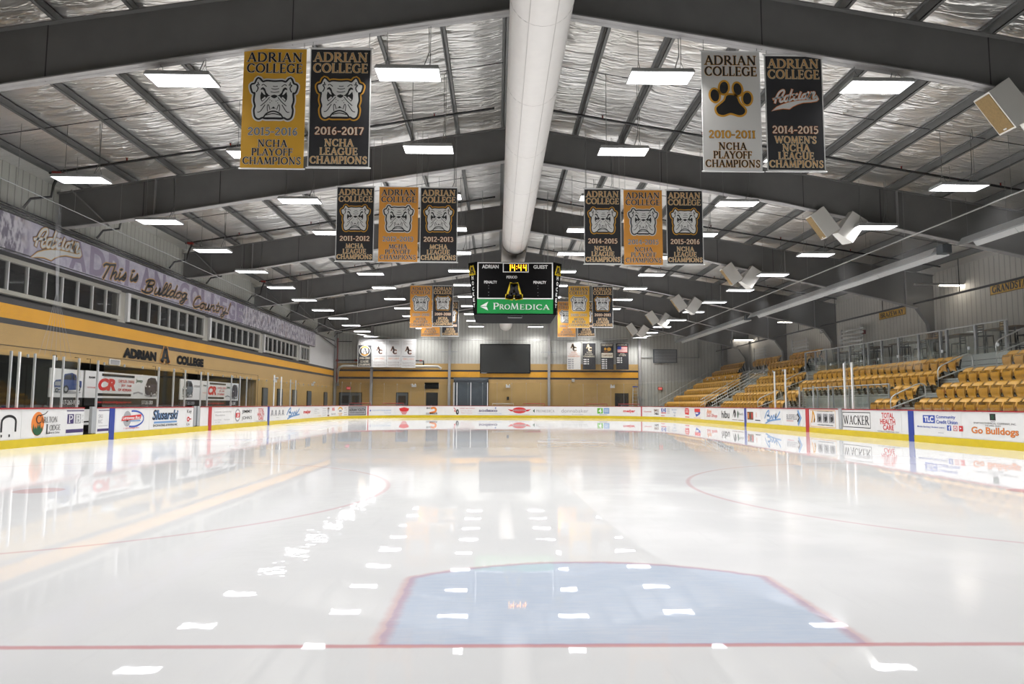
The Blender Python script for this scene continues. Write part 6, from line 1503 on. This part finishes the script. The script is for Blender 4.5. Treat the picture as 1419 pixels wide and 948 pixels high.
# ------------------------------------------------------------------ left wall lettering, vent, lights, bench signs
b = MB(); P = Print(b, (XL, 0, 0), (0, 1, 0), (0, 0, 1), (1, 0, 0), .006, .02)
def raised(t, y, z, w, h):
    P.sans(t, y, z, w, h, 'black', 1, .085)
raised('ADRIAN', 27.45, 2.93, 2.68, .40); tag(b.build('wall_letters'), 'first word in black capitals on the tan left wall, before the emblem', 'lettering')
b = MB(); P = Print(b, (XL, 0, 0), (0, 1, 0), (0, 0, 1), (1, 0, 0), .006, .02)
raised('COLLEGE', 32.05, 2.93, 2.92, .42); tag(b.build('wall_letters'), 'second word in black capitals on the tan left wall, after the emblem', 'lettering')
b = MB(); P = Print(b, (XL, 0, 0), (0, 1, 0), (0, 0, 1), (1, 0, 0), .006, .02)
block_A(P, 30.5, 2.96, .85, .58, 'near_black', 1, 'banner_orange', .06); tag(b.build('letter_emblem'), 'black and orange block letter A between the two wall words', 'emblem')
b = MB(); b.box(XL, XL+.04, 26.5, 27.25, 2.58+.02, 2.82, 'white'); o = tag(b.build('air_vent'), 'small white air vent on the tan left wall below the first black word', 'vent'); k = MB(); k.box(XL+.04, XL+.05, 26.56, 27.19, 2.63, 2.79, 'print_grey'); k.build('grille', o)
for y, lb in ((46.2, 'nearer'), (55.6, 'farther')):
    b = MB(); b.box(XL, XL+.12, y-.2, y+.2, 2.55, 2.75, 'white'); o = tag(b.build('emergency_light'), 'white emergency light on the tan left wall, %s of two' % lb, 'emergency light')
    for s in (-.12, .12): k = MB(); k.tube([(XL+.12, y+s, 2.8), (XL+.22, y+s, 2.84)], .06, 'white', 8); k.build('lamp_head', o)
for i, (y, w) in enumerate(((43.9, .9), (46.9, 1.0), (50.3, 1.0), (54.2, 1.1), (59.5, 1.0))):
    o = struct(empty('door_%d' % (6+i), (XL, y, 0))); k = MB(); k.box(.001, .05, -.05, w+.05, 0, 2.15, 'near_black'); struct(k.build('door_frame', o)); k = MB(); k.box(.051, .08, 0, w, 0, 2.1, 'door_grey'); struct(k.build('door_leaf', o)); k = MB(); k.box(.081, .12, w*.85, w*.92, .95, 1.1, 'steel'); struct(k.build('door_handle', o))
SX = -15.04
def car(P, x, y, w, h, body, kind):
    def q(pts): return [(x+a*w, y+c*h) for a, c in pts]
    P.poly(ellipse(x+.5*w, y+.06*h, .5*w, .07*h, 16), 'print_grey', 1)
    if kind == 'truck':
        P.poly(q([(.02, .28), (.0, .50), (.06, .62), (.28, .66), (.36, .92), (.62, 1.0), (.78, .92), (.82, .66), (1.0, .62), (1.0, .32), (.9, .2), (.5, .16), (.1, .14)]), body, 2)
        P.poly(q([(.33, .66), (.40, .88), (.60, .93), (.62, .66)]), 'car_glass', 3); P.poly(q([(.65, .67), (.65, .93), (.74, .88), (.77, .66)]), 'car_glass', 3)
        P.poly(q([(.03, .36), (.03, .54), (.22, .56), (.22, .36)]), 'steel_dull', 3); P.rect(x+.02*w, y+.2*h, x+.26*w, y+.28*h, 'steel', 3)
        wh = ((.42, .2, .10, .19), (.90, .27, .06, .15), (.10, .14, .06, .10))
    else:
        P.poly(q([(.05, .18), (.0, .50), (.08, .62), (.22, .92), (.45, 1.0), (.80, .98), (.94, .80), (1.0, .55), (.96, .22), (.6, .12), (.2, .08)]), body, 2)
        P.poly(q([(.12, .64), (.26, .88), (.52, .90), (.52, .66)]), 'car_glass', 3); P.poly(q([(.58, .66), (.58, .90), (.82, .88), (.90, .68)]), 'car_glass', 3)
        P.rect(x+.04*w, y+.38*h, x+.34*w, y+.46*h, 'near_black', 3); P.rect(x+.04*w, y+.5*h, x+.12*w, y+.57*h, 'white', 3); P.rect(x+.30*w, y+.5*h, x+.38*w, y+.57*h, 'white', 3)
        wh = ((.50, .16, .08, .16), (.90, .24, .055, .14))
    for a, c, rx, ry in wh: P.poly(ellipse(x+a*w, y+c*h, rx*w, ry*h, 14), 'tyre', 4); P.poly(ellipse(x+a*w, y+c*h, rx*w*.55, ry*h*.55, 12), 'steel_dull', 5)
def crsign(y0, y1, z0, z1, draw, label):
    q = .9262; y0, y1 = CAM[1]+(y0-CAM[1])*q, CAM[1]+(y1-CAM[1])*q; z0, z1 = CAM[2]+(z0-CAM[2])*q, CAM[2]+(z1-CAM[2])*q
    mb = MB(); mb.box(SX-.05, SX, y0, y1, z0-.28, z0, 'near_black'); mb.box(SX-.05, SX, y0, y1, z0, z1, 'white')
    draw(Print(mb, (SX, y0, z0), (0, 1, 0), (0, 0, 1), (1, 0, 0), .004, .003), y1-y0, z1-z0)
    o = tag(mb.build('dealer_sign'), label, 'sign', 'car signs over the benches')
    k = MB()
    for yy in (y0+.3, y1-.3): k = MB(); k.tube([(SX-.03, yy, z1), (SX-.03, yy, 2.72), (XL+.0, yy, 2.72)], .010, 'near_black', 5); k.build('hanger', o)
def s1(P, w, h): car(P, .10*w, .14*h, .84*w, .74*h, 'truck_blue', 'truck'); P.sans('517-263-9390', .35*w, -.26*h, .56*w, .17*h, 'white', 1, .02)
def s2(P, w, h):
    P.sans('RAM', .04*w, .72*h, .07*w, .08*h, 'near_black', 1, .05); P.sans('CR', .15*w, .28*h, .22*w, .48*h, 'print_red', 1, .06, .2); P.rect(.19*w, .84*h, .62*w, .94*h, 'near_black', 1); P.rect(.14*w, .08*h, .58*w, .18*h, 'near_black', 1)
    P.sans('CHRYSLER - DODGE', .40*w, .62*h, .22*w, .12*h, 'print_red', 1, .01); P.sans('JEEP - RAM', .44*w, .44*h, .14*w, .12*h, 'print_red', 1, .01); P.sans('OF ADRIAN', .40*w, .28*h, .18*w, .11*h, 'print_red', 1, .03)
    P.sans('Jeep', .64*w, .64*h, .10*w, .18*h, 'print_green', 1, .02); P.ribbon([(.61*w, .2*h), (.68*w, .26*h), (.75*w, .2*h)], .012*w, 'print_grey', 1); P.sans('DODGE', .03*w, .36*h, .09*w, .05*h, 'print_red', 1)
    car(P, .775*w, .08*h, .20*w, .84*h, 'car_dark', 'van'); P.sans('www.crchryslerdodgejeepram.com', .13*w, -.24*h, .46*w, .14*h, 'print_red', 1, .01); P.sans('517-263-2800', .74*w, -.25*h, .17*w, .17*h, 'white', 1, .02)
def s3a(P, w, h): car(P, .10*w, .10*h, .5*w, .84*h, 'car_grey', 'van'); P.sans('DODGE', .66*w, .64*h, .28*w, .10*h, 'near_black', 1); P.sans('517-263-2800', .2*w, -.25*h, .5*w, .17*h, 'print_grey', 1, .02)
crsign(24.70, 26.66, 1.36, 2.38, s1, 'white sign over the near bench showing a blue pickup truck')
crsign(26.78, 32.60, 1.36, 2.39, s2, 'long white sign with two big red letters and a dark van, over the near bench')
crsign(34.80, 37.20, 1.34, 2.36, s3a, 'pale sign over the far bench showing a silver van')
crsign(37.30, 42.60, 1.33, 2.35, s2, 'long white sign with two red letters over the far bench, the smaller of two')
# benches behind the left boards
for y0, y1, nm in ((18.0, 28.6, 'near'), (31.5, 42.0, 'far')):
    o = tag(empty('team_bench', (-14.35, (y0+y1)/2, 0)), 'long white team bench behind the left boards, %s one' % nm, 'bench', 'team benches'); h = (y1-y0)/2
    k = MB(); k.box(-.18, .18, -h, h, .44, .50, 'white'); k.build('seat', o); k = MB(); k.box(-.26, -.22, -h, h, .55, .95, 'white'); k.build('backrest', o)
    for i in range(5): yy = -h+.4+(2*h-.8)*i/4; k = MB(); k.box(-.24, .14, yy-.04, yy+.04, 0, .44, 'steel_dull'); k.build('leg', o)
for y, z in ((17.6, 2.42),):
    b = MB(); b.box(-16.6, -16.0, y, y+1.3, z, z+.08, 'lamp_housing'); o = tag(b.build('strip_light'), 'small bright strip light under the ceiling of the near bench recess', 'strip light'); k = MB(); k.box(-16.5, -16.1, y+.05, y+1.25, z-.012, z-.002, 'tube_light'); k.build('lit_tube', o)
